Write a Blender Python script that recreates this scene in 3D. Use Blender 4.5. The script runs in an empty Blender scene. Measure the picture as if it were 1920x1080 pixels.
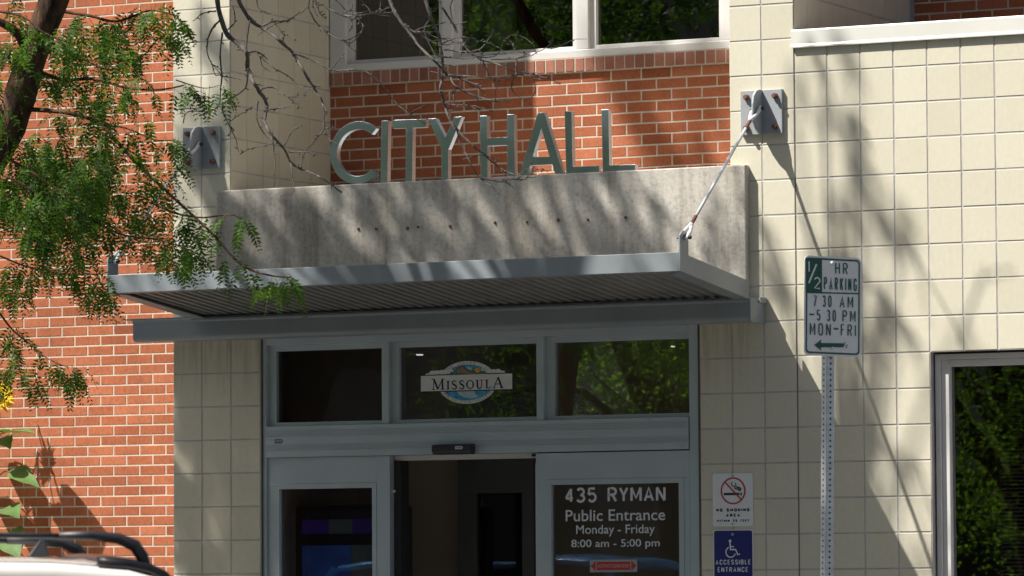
import bpy, bmesh, math, random
import numpy as np
from mathutils import Vector, Matrix

scn = bpy.context.scene
COL = scn.collection
R = math.radians

# ------------------------------------------------------------------ camera
CAM = Vector((10.2096, -24.4852, 1.6004))
YAW, PITCH, ROLL, FPX = 0.456482, 0.0650004, -0.0060381, 8687.45
_cy, _sy, _cp, _sp = math.cos(YAW), math.sin(YAW), math.cos(PITCH), math.sin(PITCH)
FWD = Vector((-_sy*_cp, _cy*_cp, _sp))
_r0 = Vector((_cy, _sy, 0)); _u0 = _r0.cross(FWD)
RGT = math.cos(ROLL)*_r0 + math.sin(ROLL)*_u0
UPV = math.cos(ROLL)*_u0 - math.sin(ROLL)*_r0
cd = bpy.data.cameras.new('camera'); cam = bpy.data.objects.new('camera', cd); COL.objects.link(cam)
cam.matrix_world = Matrix(((RGT.x, UPV.x, -FWD.x, CAM.x), (RGT.y, UPV.y, -FWD.y, CAM.y), (RGT.z, UPV.z, -FWD.z, CAM.z), (0, 0, 0, 1)))
cd.sensor_width = 36; cd.lens = FPX/1920*36; cd.clip_start = .2; cd.clip_end = 3000
cd.dof.use_dof = True; cd.dof.focus_distance = 26.6; cd.dof.aperture_fstop = 9.0
scn.camera = cam
scn.render.resolution_x = 1024; scn.render.resolution_y = 576

# ------------------------------------------------------------------ sky + sun
SA, SB = 1.13, 2.10                      # sunlight travels (SA, 1, -SB)
SUN = Vector((SA, 1, -SB))
w = bpy.data.worlds.new("World"); scn.world = w; w.use_nodes = True
nt = w.node_tree
sky = nt.nodes.new('ShaderNodeTexSky'); sky.sky_type = 'NISHITA'; sky.sun_disc = False
sky.sun_elevation = math.atan2(SB, math.hypot(SA, 1)); sky.sun_rotation = math.atan2(-SA, -1.0) % (2*math.pi)
sky.air_density = 1.0; sky.dust_density = 2.5; sky.ozone_density = 1.0
nt.links.new(sky.outputs[0], nt.nodes['Background'].inputs[0]); nt.nodes['Background'].inputs[1].default_value = .05
ld = bpy.data.lights.new('sun', 'SUN'); ld.energy = 5.0; ld.angle = R(.53); ld.color = (1, .955, .885)
lo = bpy.data.objects.new('sun', ld); COL.objects.link(lo); lo.rotation_euler = SUN.to_track_quat('-Z', 'Y').to_euler(); lo.location = (-20, -20, 30)
scn.view_settings.view_transform = 'Standard'; scn.view_settings.look = 'None'
scn.view_settings.exposure = 1.02; scn.view_settings.gamma = 1
scn.cycles.max_bounces = 8; scn.cycles.transparent_max_bounces = 16

# ------------------------------------------------------------------ helpers
def ray(x, y):
    return FWD + RGT*((x-960)/FPX) - UPV*((y-540)/FPX)
def at(x, y, Y=0.0):
    "a point of the plane at depth Y seen at photo position (x, y)"
    d = ray(x, y); return CAM + d*((Y-CAM.y)/d.y)
def atX(x, y, X):
    d = ray(x, y); return CAM + d*((X-CAM.x)/d.x)

def lk(o, parent=None):
    COL.objects.link(o)
    if parent is not None: o.parent = parent
    return o
def tag(o, label=None, cat=None, group=None, kind=None):
    if label: o['label'] = label
    if cat: o['category'] = cat
    if group: o['group'] = group
    if kind: o['kind'] = kind
    return o
def empty(name, loc=(0, 0, 0)):
    o = bpy.data.objects.new(name, None); o.location = loc; o.empty_display_size = .2
    return lk(o)

class MB:
    "collects geometry for one mesh object"
    def __init__(s): s.v = []; s.f = []; s.mi = []; s.tone = []
    def add(s, vs, fs, mi=0, tone=0.0):
        n = len(s.v); s.v += [tuple(p) for p in vs]
        for f in fs: s.f.append(tuple(i+n for i in f)); s.mi.append(mi); s.tone.append(tone)
    def box(s, a, b, mi=0, tone=0.0):
        x0, y0, z0 = (min(a[i], b[i]) for i in range(3)); x1, y1, z1 = (max(a[i], b[i]) for i in range(3))
        s.add([(x0, y0, z0), (x1, y0, z0), (x1, y1, z0), (x0, y1, z0), (x0, y0, z1), (x1, y0, z1), (x1, y1, z1), (x0, y1, z1)],
              [(0, 3, 2, 1), (4, 5, 6, 7), (0, 1, 5, 4), (1, 2, 6, 5), (2, 3, 7, 6), (3, 0, 4, 7)], mi, tone)
    def prism(s, poly, ex, mi=0):
        "poly: list of 3D points (planar), ex: extrusion vector"
        n = len(poly); ex = Vector(ex)
        p = [Vector(q) for q in poly]; q = [a+ex for a in p]
        s.add(p+q, [tuple(range(n-1, -1, -1)), tuple(range(n, 2*n))]+[(i, (i+1) % n, n+(i+1) % n, n+i) for i in range(n)], mi)
    def tube(s, pts, rad, n=8, mi=0, cap=True):
        pts = [Vector(p) for p in pts]
        if not hasattr(rad, '__len__'): rad = [rad]*len(pts)
        base = len(s.v); up = None
        for i, p in enumerate(pts):
            t = (pts[min(i+1, len(pts)-1)]-pts[max(i-1, 0)])
            t = t.normalized() if t.length > 1e-9 else Vector((0, 0, 1))
            if up is None: up = t.orthogonal().normalized()
            up = (up-t*up.dot(t)); up = up.normalized() if up.length > 1e-6 else t.orthogonal().normalized()
            b = t.cross(up)
            for k in range(n):
                a = 2*math.pi*k/n; s.v.append(tuple(p+(up*math.cos(a)+b*math.sin(a))*rad[i]))
        for i in range(len(pts)-1):
            for k in range(n):
                a = base+i*n+k; b2 = base+i*n+(k+1) % n
                s.f.append((a, b2, b2+n, a+n)); s.mi.append(mi); s.tone.append(0.)
        if cap:
            s.f.append(tuple(base+k for k in range(n-1, -1, -1))); s.mi.append(mi); s.tone.append(0.)
            e = base+(len(pts)-1)*n
            s.f.append(tuple(e+k for k in range(n))); s.mi.append(mi); s.tone.append(0.)
    def build(s, name, mats, parent=None, smooth=False, bevel=0, fixn=True):
        me = bpy.data.meshes.new(name); me.from_pydata(s.v, [], s.f)
        if not isinstance(mats, (list, tuple)): mats = [mats]
        for m in mats: me.materials.append(m)
        me.polygons.foreach_set('material_index', s.mi)
        if any(s.tone):
            a = me.attributes.new('tone', 'FLOAT', 'FACE'); a.data.foreach_set('value', s.tone)
        if fixn:
            bm = bmesh.new(); bm.from_mesh(me); bmesh.ops.recalc_face_normals(bm, faces=bm.faces); bm.to_mesh(me); bm.free()
        if smooth:
            me.polygons.foreach_set('use_smooth', [True]*len(me.polygons))
        me.update()
        o = lk(bpy.data.objects.new(name, me), parent)
        if parent is not None and parent.type == 'EMPTY':
            o.matrix_parent_inverse = Matrix.Translation(-parent.location)
        if bevel:
            md = o.modifiers.new('bevel', 'BEVEL'); md.width = bevel; md.segments = 2; md.limit_method = 'ANGLE'; md.angle_limit = R(40)
            md.harden_normals = False
        return o

# ------------------------------------------------------------------ materials
def N(nt, t, **kw):
    n = nt.nodes.new(t)
    for k, v in kw.items():
        if k.startswith('i_'):
            key = k[2:]; n.inputs[int(key) if key.isdigit() else key].default_value = v
        else: setattr(n, k, v)
    return n
def newmat(name):
    m = bpy.data.materials.new(name); m.use_nodes = True
    return m, m.node_tree, m.node_tree.nodes['Principled BSDF'], m.node_tree.links
def coords(nt, scale=(1, 1, 1)):
    tc = N(nt, 'ShaderNodeTexCoord'); mp = N(nt, 'ShaderNodeMapping'); mp.inputs['Scale'].default_value = scale
    nt.links.new(tc.outputs['Object'], mp.inputs[0]); return mp.outputs[0]
def noise(nt, co, scale, detail=4, rough=.55):
    n = N(nt, 'ShaderNodeTexNoise'); n.inputs['Scale'].default_value = scale; n.inputs['Detail'].default_value = detail; n.inputs['Roughness'].default_value = rough
    nt.links.new(co, n.inputs['Vector']); return n.outputs['Fac']
def ramp(nt, f, stops):
    r = N(nt, 'ShaderNodeValToRGB'); e = r.color_ramp.elements
    while len(e) < len(stops): e.new(.5)
    for i, (p, c) in enumerate(stops):
        e[i].position = p; e[i].color = (*c, 1) if len(c) == 3 else c
    nt.links.new(f, r.inputs[0]); return r.outputs[0]
def mix(nt, f, a, b, mode='MIX'):
    n = N(nt, 'ShaderNodeMix', data_type='RGBA', blend_type=mode)
    for s, v in ((0, f), (6, a), (7, b)):
        if hasattr(v, 'links'): nt.links.new(v, n.inputs[s])
        else: n.inputs[s].default_value = v if not isinstance(v, tuple) else (*v, 1)
    return n.outputs[2]
def bump(nt, h, strength, dist, target):
    b = N(nt, 'ShaderNodeBump'); b.inputs['Strength'].default_value = strength; b.inputs['Distance'].default_value = dist
    nt.links.new(h, b.inputs['Height']); nt.links.new(b.outputs[0], target.inputs['Normal'])
def grey(v): return (v, v, v)

def plain(name, col, rough=.5, metal=0.0, vary=.12, scale=6, bmp=0, spec=.5, streak=None):
    m, nt, p, L = newmat(name)
    co = coords(nt, streak or (1, 1, 1)); f = noise(nt, co, scale, 5)
    lo_, hi = tuple(c*(1-vary) for c in col), tuple(min(c*(1+vary), 1) for c in col)
    L.new(ramp(nt, f, [(.3, lo_), (.7, hi)]), p.inputs['Base Color'])
    p.inputs['Metallic'].default_value = metal; p.inputs['Specular IOR Level'].default_value = spec
    f2 = noise(nt, co, scale*3, 3)
    L.new(ramp(nt, f2, [(.2, grey(max(rough-.08, .02))), (.8, grey(min(rough+.08, 1)))]), p.inputs['Roughness'])
    if bmp: bump(nt, noise(nt, co, scale*20, 3), bmp, .002, p)
    return m

def m_masonry(name, c0, c1, c2, rough, fine, spec, streak=(1, 1, 1), n0=.9, n1=1.06):
    m, nt, p, L = newmat(name)
    a = N(nt, 'ShaderNodeAttribute', attribute_name='tone', attribute_type='GEOMETRY')
    base = ramp(nt, a.outputs['Fac'], [(0, c0), (.5, c1), (1, c2)])
    co = coords(nt, streak)
    f = noise(nt, co, 2.2, 4); base = mix(nt, 1.0, base, ramp(nt, f, [(.3, grey(n0+.02)), (.7, grey(n1))]), 'MULTIPLY')
    f2 = noise(nt, co, fine, 4, .65); base = mix(nt, 1.0, base, ramp(nt, f2, [(.3, grey(n0)), (.62, grey(n1))]), 'MULTIPLY')
    if name == 'cream_block':
        cw = coords(nt); sx = N(nt, 'ShaderNodeSeparateXYZ'); L.new(cw, sx.inputs[0])
        def step(o_, a_, b_): r_ = N(nt, 'ShaderNodeMapRange', interpolation_type='SMOOTHSTEP'); r_.inputs[1].default_value = a_; r_.inputs[2].default_value = b_; L.new(o_, r_.inputs[0]); return r_.outputs[0]
        def mul(a_, b_): m_ = N(nt, 'ShaderNodeMath', operation='MULTIPLY'); L.new(a_, m_.inputs[0]); L.new(b_, m_.inputs[1]); return m_.outputs[0]
        dr = ramp(nt, noise(nt, coords(nt, (1, 1, .06)), 22, 4, .7), [(.45, grey(0)), (.62, grey(1))])
        mk = mul(mul(mul(step(sx.outputs[2], 2.68, 3.10), step(sx.outputs[2], 3.14, 3.12)), step(sx.outputs[0], -.27, -.33)), dr)
        hf = N(nt, 'ShaderNodeMath', operation='MULTIPLY'); hf.inputs[1].default_value = .42; L.new(mk, hf.inputs[0])
        base = mix(nt, hf.outputs[0], base, (.22, .18, .11))
    L.new(base, p.inputs['Base Color']); p.inputs['Roughness'].default_value = rough; p.inputs['Specular IOR Level'].default_value = spec
    bump(nt, f2, .35, .002, p); return m

M = {}
M['block'] = m_masonry('cream_block', (.535, .50, .39), (.575, .54, .428), (.605, .575, .46), .5, 45, .35, (1, 1, .55), .955, 1.02)
M['brick'] = m_masonry('red_brick', (.26, .076, .036), (.362, .116, .055), (.43, .150, .078), .85, 75, .2, (1, 1, .6), .76, 1.10)
M['sill_brick'] = m_masonry('sill_brick', (.20, .09, .065), (.30, .125, .085), (.36, .17, .125), .85, 60, .2, (1, 1, 1), .86, 1.06)
M['mortar'] = plain('mortar', (.50, .435, .355), .9, vary=.15, scale=12, bmp=.3, spec=.2)
M['block_mortar'] = plain('block_mortar', (.42, .405, .38), .9, vary=.16, scale=9, bmp=.3, spec=.2)

def m_concrete():
    m, nt, p, L = newmat('weathered_concrete')
    co = coords(nt); f = noise(nt, co, 1.7, 6, .6)
    base = ramp(nt, f, [(.3, (.36, .345, .31)), (.5, (.49, .47, .425)), (.72, (.57, .55, .50))])
    cs = coords(nt, (1, 1, .10)); s = noise(nt, cs, 9, 5, .65)
    base = mix(nt, 1.0, base, ramp(nt, s, [(.35, (.70, .67, .63)), (.55, (1.02, 1.0, .98))]), 'MULTIPLY')
    b = noise(nt, co, 38, 5, .7); base = mix(nt, 1.0, base, ramp(nt, b, [(.32, grey(.72)), (.5, grey(1.0)), (.75, grey(1.1))]), 'MULTIPLY')
    v = N(nt, 'ShaderNodeTexVoronoi'); v.inputs['Scale'].default_value = 34; L.new(co, v.inputs['Vector'])
    pit = ramp(nt, v.outputs['Distance'], [(.03, grey(.35)), (.11, grey(1))])
    g = noise(nt, co, 3.5, 3); gm = ramp(nt, g, [(.5, grey(0)), (.6, grey(1))])
    base = mix(nt, gm, base, mix(nt, 1.0, base, pit, 'MULTIPLY'))
    L.new(base, p.inputs['Base Color']); p.inputs['Roughness'].default_value = .92; p.inputs['Specular IOR Level'].default_value = .2
    bump(nt, b, .5, .004, p); return m
M['concrete'] = m_concrete()
M['canopy'] = plain('grey_painted_steel', (.225, .25, .27), .34, vary=.10, scale=3, spec=.55)
M['deck'] = plain('galvanised_deck', (.18, .18, .175), .5, vary=.15, scale=5)
M['galv'] = plain('grey_plate_paint', (.30, .32, .335), .42, vary=.08, scale=9)
M['rod'] = plain('white_rod_paint', (.66, .67, .68), .4, vary=.06)
M['rust'] = plain('rusty_bolt', (.17, .07, .045), .75, vary=.35, scale=60, bmp=.5)
M['black'] = plain('black_hardware', (.012, .012, .013), .4, vary=.2)
M['letter'] = plain('brushed_aluminium', (.46, .535, .62), .33, metal=1.0, vary=.07, scale=8, streak=(1, 1, 14))
M['alu'] = plain('anodised_frame', (.46, .515, .55), .38, metal=.35, vary=.05, scale=3, spec=.5)
M['white_frame'] = plain('white_window_frame', (.58, .565, .55), .42, vary=.05, scale=4)
M['coping'] = plain('white_coping_metal', (.56, .56, .51), .4, vary=.05, scale=2)
M['seal'] = plain('brown_sealant', (.10, .09, .08), .8, vary=.2)
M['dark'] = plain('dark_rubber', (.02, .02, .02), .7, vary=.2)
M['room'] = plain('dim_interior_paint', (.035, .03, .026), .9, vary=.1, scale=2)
M['brown'] = plain('brown_vestibule_wall', (.40, .345, .28), .8, vary=.08, scale=2)
M['inner_door'] = plain('dark_bronze_door', (.11, .11, .11), .5, vary=.1, scale=3)
M['blind'] = plain('pale_blind', (.34, .38, .38), .8, vary=.05, scale=3)
M['asphalt'] = plain('asphalt', (.055, .055, .057), .9, vary=.3, scale=20, bmp=.5)
M['pave'] = plain('pavement_concrete', (.14, .133, .12), .9, vary=.14, scale=3, bmp=.3)
M['soil'] = plain('ground_soil', (.16, .14, .10), .95, vary=.3, scale=4)
M['line'] = plain('road_paint', (.75, .74, .70), .8, vary=.1)
M['white'] = plain('white_sign_face', (.70, .71, .71), .4, vary=.03)
M['sign_white'] = plain('reflective_white', (.76, .76, .74), .5, vary=.04, scale=8)
M['green'] = plain('sign_green', (.010, .085, .05), .5, vary=.1)
M['blue'] = plain('sign_blue', (.012, .018, .15), .4, vary=.06)
M['red'] = plain('sign_red', (.42, .03, .035), .5, vary=.06)
M['ink'] = plain('black_ink', (.012, .012, .016), .5, vary=.1)
M['vinyl'] = plain('grey_vinyl', (.62, .63, .65), .5, vary=.03)
M['sky_blue'] = plain('seal_blue', (.05, .32, .55), .5, vary=.45, scale=30)
M['pale_blue'] = plain('seal_pale', (.42, .55, .55), .5, vary=.1, scale=30)
M['mount'] = plain('seal_brown', (.23, .17, .11), .5, vary=.3, scale=20)
M['fir'] = plain('seal_green', (.025, .14, .07), .5, vary=.4, scale=60)
M['sunny'] = plain('seal_orange', (.75, .32, .03), .5, vary=.1)
M['screen'] = plain('kiosk_body', (.045, .05, .052), .4, vary=.1)
M['carwhite'] = plain('white_car_paint', (.72, .69, .64), .22, vary=.02); M['carwhite'].node_tree.nodes['Principled BSDF'].inputs['Coat Weight'].default_value = .6
M['carblue'] = plain('blue_car_paint', (.07, .36, .92), .2, vary=.03); M['carblue'].node_tree.nodes['Principled BSDF'].inputs['Coat Weight'].default_value = .6
M['carblack'] = plain('gloss_black', (.015, .015, .017), .12, vary=.1)
M['satin'] = plain('satin_black', (.018, .018, .022), .45, vary=.15)
M['carglass'] = plain('tinted_car_glass', (.012, .014, .015), .05, vary=.1)
M['tyre'] = plain('tyre_rubber', (.02, .02, .02), .85, vary=.2)
M['rim'] = plain('alloy_rim', (.5, .5, .52), .3, metal=.9)
M['petal'] = plain('sunflower_yellow', (.80, .50, .01), .6, vary=.15, scale=40)
M['disc'] = plain('sunflower_disc', (.20, .22, .03), .8, vary=.4, scale=80)
M['stem'] = plain('green_stem', (.10, .17, .05), .7, vary=.2)
M['galvpost'] = plain('galvanised_post', (.50, .52, .54), .42, metal=.75, vary=.15, scale=25)
M['farwall'] = plain('brown_far_wall', (.30, .26, .245), .9, vary=.2, scale=.6)

def m_bark(name, a, b, sc):
    m, nt, p, L = newmat(name)
    co = coords(nt, (1, 1, .28)); f = noise(nt, co, sc, 6, .7)
    L.new(ramp(nt, f, [(.35, a), (.52, tuple((x+y)/2 for x, y in zip(a, b))), (.7, b)]), p.inputs['Base Color'])
    p.inputs['Roughness'].default_value = .9; p.inputs['Specular IOR Level'].default_value = .2
    bump(nt, f, 1.0, .03, p); return m
M['bark'] = m_bark('locust_bark', (.018, .014, .012), (.16, .085, .05), 16)
M['twig'] = m_bark('bare_twig_bark', (.07, .06, .055), (.22, .20, .185), 40)

def m_leaf(name, a, b, tr, sc=3.0):
    m, nt, p, L = newmat(name)
    co = coords(nt); f = noise(nt, co, sc, 4, .7)
    col = ramp(nt, f, [(.3, a), (.7, b)])
    L.new(col, p.inputs['Base Color']); p.inputs['Roughness'].default_value = .55; p.inputs['Specular IOR Level'].default_value = .16
    t = N(nt, 'ShaderNodeBsdfTranslucent'); L.new(mix(nt, 1.0, col, (1.3, 1.5, .5), 'MULTIPLY'), t.inputs[0])
    mx = N(nt, 'ShaderNodeMixShader'); mx.inputs[0].default_value = tr
    out = nt.nodes['Material Output']; L.new(p.outputs[0], mx.inputs[1]); L.new(t.outputs[0], mx.inputs[2]); L.new(mx.outputs[0], out.inputs[0])
    return m
M['leaf'] = m_leaf('locust_leaf', (.022, .060, .010), (.090, .165, .020), .42, 9)
M['leaf2'] = m_leaf('street_tree_leaf', (.07, .15, .02), (.24, .36, .05), .55, 1.2)
M['sunleaf'] = m_leaf('sunflower_leaf', (.075, .14, .045), (.125, .205, .065), .25, 14)

def m_glass(name, tint=.75, ior=1.75):
    m, nt, p, L = newmat(name); nt.nodes.remove(p)
    g = N(nt, 'ShaderNodeBsdfGlossy'); g.inputs['Roughness'].default_value = .012
    t = N(nt, 'ShaderNodeBsdfTransparent'); t.inputs[0].default_value = (tint, tint*1.01, tint*.99, 1)
    fr = N(nt, 'ShaderNodeFresnel'); fr.inputs[0].default_value = ior
    co = coords(nt); bp = N(nt, 'ShaderNodeBump'); bp.inputs['Strength'].default_value = .02; bp.inputs['Distance'].default_value = .02
    L.new(noise(nt, co, 2.2, 2), bp.inputs['Height']); L.new(bp.outputs[0], g.inputs['Normal'])
    mx = N(nt, 'ShaderNodeMixShader'); L.new(fr.outputs[0], mx.inputs[0]); L.new(t.outputs[0], mx.inputs[1]); L.new(g.outputs[0], mx.inputs[2])
    L.new(mx.outputs[0], nt.nodes['Material Output'].inputs[0]); return m
M['glass'] = m_glass('window_glass', .55, 2.25)
M['door_glass'] = m_glass('tinted_door_glass', .50, 1.72)
def m_emit(name, col, s):
    m, nt, p, L = newmat(name); p.inputs['Base Color'].default_value = (*col, 1)
    p.inputs['Emission Color'].default_value = (*col, 1); p.inputs['Emission Strength'].default_value = s
    f = noise(nt, coords(nt), 9, 3); L.new(ramp(nt, f, [(.3, tuple(c*.6 for c in col)), (.7, col)]), p.inputs['Emission Color']); return m
M['lamp'] = m_emit('ceiling_lamp_glow', (1, .97, .9), .8)
M['scr_purple'] = m_emit('screen_purple', (.022, .008, .085), .2)
M['scr_grey'] = m_emit('screen_grey', (.05, .06, .07), .12)
M['scr_blue'] = m_emit('screen_blue', (.012, .03, .12), .25)
M['scr_black'] = m_emit('screen_black', (.006, .006, .006), .05)

# ------------------------------------------------------------------ ground
def sheet(name, x0, y0, x1, y1, z, m):
    b = MB(); b.add([(x0, y0, z), (x1, y0, z), (x1, y1, z), (x0, y1, z)], [(0, 1, 2, 3)]); return tag(b.build(name, m), kind='structure')
sheet('ground', -400, -400, 400, 400, -.165, M['soil'])
sheet('road', -200, -17.2, 200, -4.95, -.15, M['asphalt'])
b = MB(); b.box((-200, -4.8, -.18), (200, 6, 0)); tag(b.build('pavement', M['pave']), kind='structure')
b = MB(); b.box((-200, -4.95, -.18), (200, -4.803, .003)); tag(b.build('kerb', M['pave'], bevel=.01), kind='structure')
b = MB(); b.box((-200, -30, -.18), (200, -17.35, 0)); tag(b.build('pavement', M['pave']), kind='structure')
b = MB(); b.box((-200, -17.347, -.18), (200, -17.2, .003)); tag(b.build('kerb', M['pave'], bevel=.01), kind='structure')
b = MB()
for i in range(-12, 13): b.add([(i*7, -11.1, -.146), (i*7+3, -11.1, -.146), (i*7+3, -10.98, -.146), (i*7, -10.98, -.146)], [(0, 1, 2, 3)])
tag(b.build('road_marking', M['line']), kind='structure')

# ------------------------------------------------------------------ building
S = .2032
ZA = 4.55                                  # level of a block joint
rng = random.Random(7)
city = empty('city_hall_building', (0, 0, 0))
tag(city, 'cream block and red brick town building with recessed windows over the entrance', 'building')

def masonry(name, O, U, Nn, rects, bw, bh, u0, v0, stagger, joint, rec, depth, mats, parent, bev=.0016, seed=1, tw=1.0):
    "a wall of single bevelled units laid in front of a mortar core; u along U, v along Z"
    rg = random.Random(seed); O = Vector(O); U = Vector(U); V = Vector((0, 0, 1)); Nn = Vector(Nn)
    mb = MB(); h = joint/2
    def P(u, v, n): return O+U*u+V*v+Nn*n
    flip = U.cross(V).dot(Nn) < 0
    def quad(a, mi, t):
        mb.add(a, [(0, 1, 2, 3) if not flip else (3, 2, 1, 0)], mi, t)
    for (ua, va, ub, vb) in rects:
        c = [P(ua, va, -rec), P(ub, va, -rec), P(ub, vb, -rec), P(ua, vb, -rec)]
        d = [P(ua, va, -depth), P(ub, va, -depth), P(ub, vb, -depth), P(ua, vb, -depth)]
        fs = [(0, 1, 2, 3), (7, 6, 5, 4), (0, 4, 5, 1), (1, 5, 6, 2), (2, 6, 7, 3), (3, 7, 4, 0)]
        if flip: fs = [f[::-1] for f in fs]
        mb.add(c+d, fs, 1, .001)
        for r in range(math.floor((va-v0)/bh), math.ceil((vb-v0)/bh)):
            off = u0+(stagger*bw if r % 2 else 0)
            for k in range(math.floor((ua-off)/bw), math.ceil((ub-off)/bw)):
                bu0, bu1 = off+k*bw+h, off+(k+1)*bw-h; bv0, bv1 = v0+r*bh+h, v0+(r+1)*bh-h
                bu0, bu1, bv0, bv1 = max(bu0, ua), min(bu1, ub), max(bv0, va), min(bv1, vb)
                if bu1-bu0 < .015 or bv1-bv0 < .012: continue
                t = min(max(.5+rg.gauss(0, .17)*tw, .02), 1); e = bev
                j = rg.uniform(-.0006, .0006)
                jx = rg.uniform(-.0008, .0008); jz = rg.uniform(-.0008, .0008)
                bu0 += jx*(bu0 > ua); bu1 += jx*(bu1 < ub); bv0 += jz*(bv0 > va); bv1 += jz*(bv1 < vb)
                f = [P(bu0+e, bv0+e, j), P(bu1-e, bv0+e, j), P(bu1-e, bv1-e, j), P(bu0+e, bv1-e, j)]
                g = [P(bu0, bv0, -e), P(bu1, bv0, -e), P(bu1, bv1, -e), P(bu0, bv1, -e)]
                q = [P(bu0, bv0, -rec-.003), P(bu1, bv0, -rec-.003), P(bu1, bv1, -rec-.003), P(bu0, bv1, -rec-.003)]
                quad(f, 0, t)
                for i in range(4):
                    i2 = (i+1) % 4
                    quad([g[i], g[i2], f[i2], f[i]], 0, t); quad([q[i], q[i2], g[i2], g[i]], 0, t)
    return mb.build(name, mats, parent, fixn=False)

BM = [M['block'], M['block_mortar']]; KM = [M['brick'], M['mortar']]
XL0, XL1, XL2 = -4.1255, -3.719, -3.5158
XR0, XR1 = -.6096, -.4064
TOP = 8.4; BB, BT = 3.125, 4.033           # lintel bottom, top
JB, RB = .0095, .0025
WX0, WX1, WZ0, WZ1 = .8128, 2.6416, ZA-17*S, ZA-8*S   # window at the lower right
masonry('block_pier', (0, 0, 0), (1, 0, 0), (0, -1, 0), [(XL0+.004, 0, XL1-.004, TOP), (XL1-.004, 0, XL2, BB)], S, S, XL0, ZA, 0, JB, RB, .20, BM, city, seed=2)
masonry('block_pier', (0, 0, 0), (1, 0, 0), (0, -1, 0), [(XR1+.004, 0, -.004, TOP), (XR0, 0, XR1+.004, BB)], S, S, 0, ZA, 0, JB, RB, .20, BM, city, seed=3)
masonry('block_wall', (0, 0, 0), (1, 0, 0), (0, -1, 0),
        [(.004, 0, WX0, 4.74), (WX0, WZ1, WX1, 4.74), (WX0, 0, WX1, WZ0), (WX1, 0, 26*S, 4.74)], S, S, 0, ZA, 0, JB, RB, .20, BM, city, seed=4)
# control joint between the pier and the wall
b = MB(); b.box((-.004, .004, 0), (.004, .1, 4.72)); b.build('control_joint', plain('grey_sealant', (.16, .15, .14), .8), city)
# tower returns
masonry('block_return', (XL1, 0, 0), (0, 1, 0), (1, 0, 0), [(.0045, BT-.3, 1.28, TOP)], S, S, 0, ZA+.012, 0, JB, RB, .18, BM, city, seed=5)
masonry('block_return', (0, 0, 0), (0, 1, 0), (1, 0, 0), [(.0045, 4.6, 1.88, TOP)], S, S, 0, ZA+.06, 0, JB, RB, .18, BM, city, seed=6)
masonry('block_return', (XR1, 0, 0), (0, 1, 0), (-1, 0, 0), [(.0045, BT-.3, 1.28, TOP)], S, S, 0, ZA, 0, JB, RB, .18, BM, city, seed=8)
masonry('block_return', (XL0, 0, 0), (0, 1, 0), (-1, 0, 0), [(.0045, 0, 2.3, TOP)], S, S, 0, ZA, 0, JB, RB, .18, BM, city, seed=9)
BW, BH = .2032, .06773
q = at(45, 577.8, 2.3); uq = at(44.2, 587, 2.3)
masonry('brick_wall', (0, 2.3, 0), (1, 0, 0), (0, -1, 0), [(-14, 0, XL0, TOP)], BW, BH, uq.x, q.z, .5, .0105, .0022, .2, KM, city, seed=11)
SB0, SB1 = 4.790, 4.878                    # rowlock course under the upper window
k_ = 420/1920; q = at(980+1015*k_, 680*k_, 1.28); uq = at(980+1145*k_, 730*k_, 1.28)
masonry('brick_panel', (0, 1.28, 0), (1, 0, 0), (0, -1, 0), [(XL1, BT-.3, XR1, SB0)], BW, BH, uq.x+BW/2, q.z, .5, .0105, .0022, .2, KM, city, seed=12)
masonry('brick_sill', (0, 1.256, 0), (1, 0, 0), (0, -1, 0), [(XL1+.012, SB0, XR1, SB1)], BW/3, SB1-SB0, -1.449, SB0, 0, .0100, .004, .22, [M['sill_brick'], M['mortar']], city, seed=13, tw=1.6)
q = at(1772, 23.6, 1.88)
masonry('brick_wall', (0, 1.88, 0), (1, 0, 0), (0, -1, 0), [(.012, 4.6, 26*S, TOP)], BW, BH, q.x, q.z, .5, .0105, .0022, .2, KM, city, seed=14)
b = MB(); b.box((.0, 1.84, 4.7), (.014, 1.88, TOP)); b.build('control_joint', M['galv'], city)

# lintel of weathered concrete with dark rusty cylinders added in place of its tie holes
lin = MB(); lin.box((-3.793, -.055, BB), (-.288, 1.0, BT)); lintel = lin.build('concrete_lintel', M['concrete'], city, bevel=.007)
for (x, y) in [(97, 207), (196, 207), (372, 203), (432, 197), (612, 192), (865, 172), (1045, 170), (1220, 157), (1387, 155), (1600, 143)]:
    p = at(640+x/3, 360+y/3, -.055); mb = MB(); r0 = rng.uniform(.007, .011)
    mb.tube([p+Vector((0, .01, 0)), p+Vector((0, -.005, 0)), p+Vector((0, -.009, 0))], [r0*1.2, r0, r0*.6], 9)
    mb.build('tie_hole_plug', M['rust'], lintel)

# parapet coping on the right wall
cp = MB()
prof = [(-.012, 4.792), (-.016, 4.715), (-.023, 4.702), (-.023, 4.694), (-.006, 4.694), (-.006, 4.745), (.30, 4.745), (.30, 4.80), (-.008, 4.80)]
cp.prism([(-.012, y, z) for y, z in prof], (26*S+.012, 0, 0)); cp.build('coping', M['coping'], city)
b = MB(); b.box((.02, .2, 4.55), (26*S, 2.0, 4.66)); b.build('terrace_roof', M['soil'], city)
b = MB(); b.box((XL0-.03, -.04, TOP), (.03, 2.5, TOP+.12)); b.box((.032, 1.84, TOP), (26*S, 2.4, TOP+.12)); b.box((-14, 2.26, TOP), (XL0-.032, 2.5, TOP+.12)); b.build('roof_coping', M['coping'], city)

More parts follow.
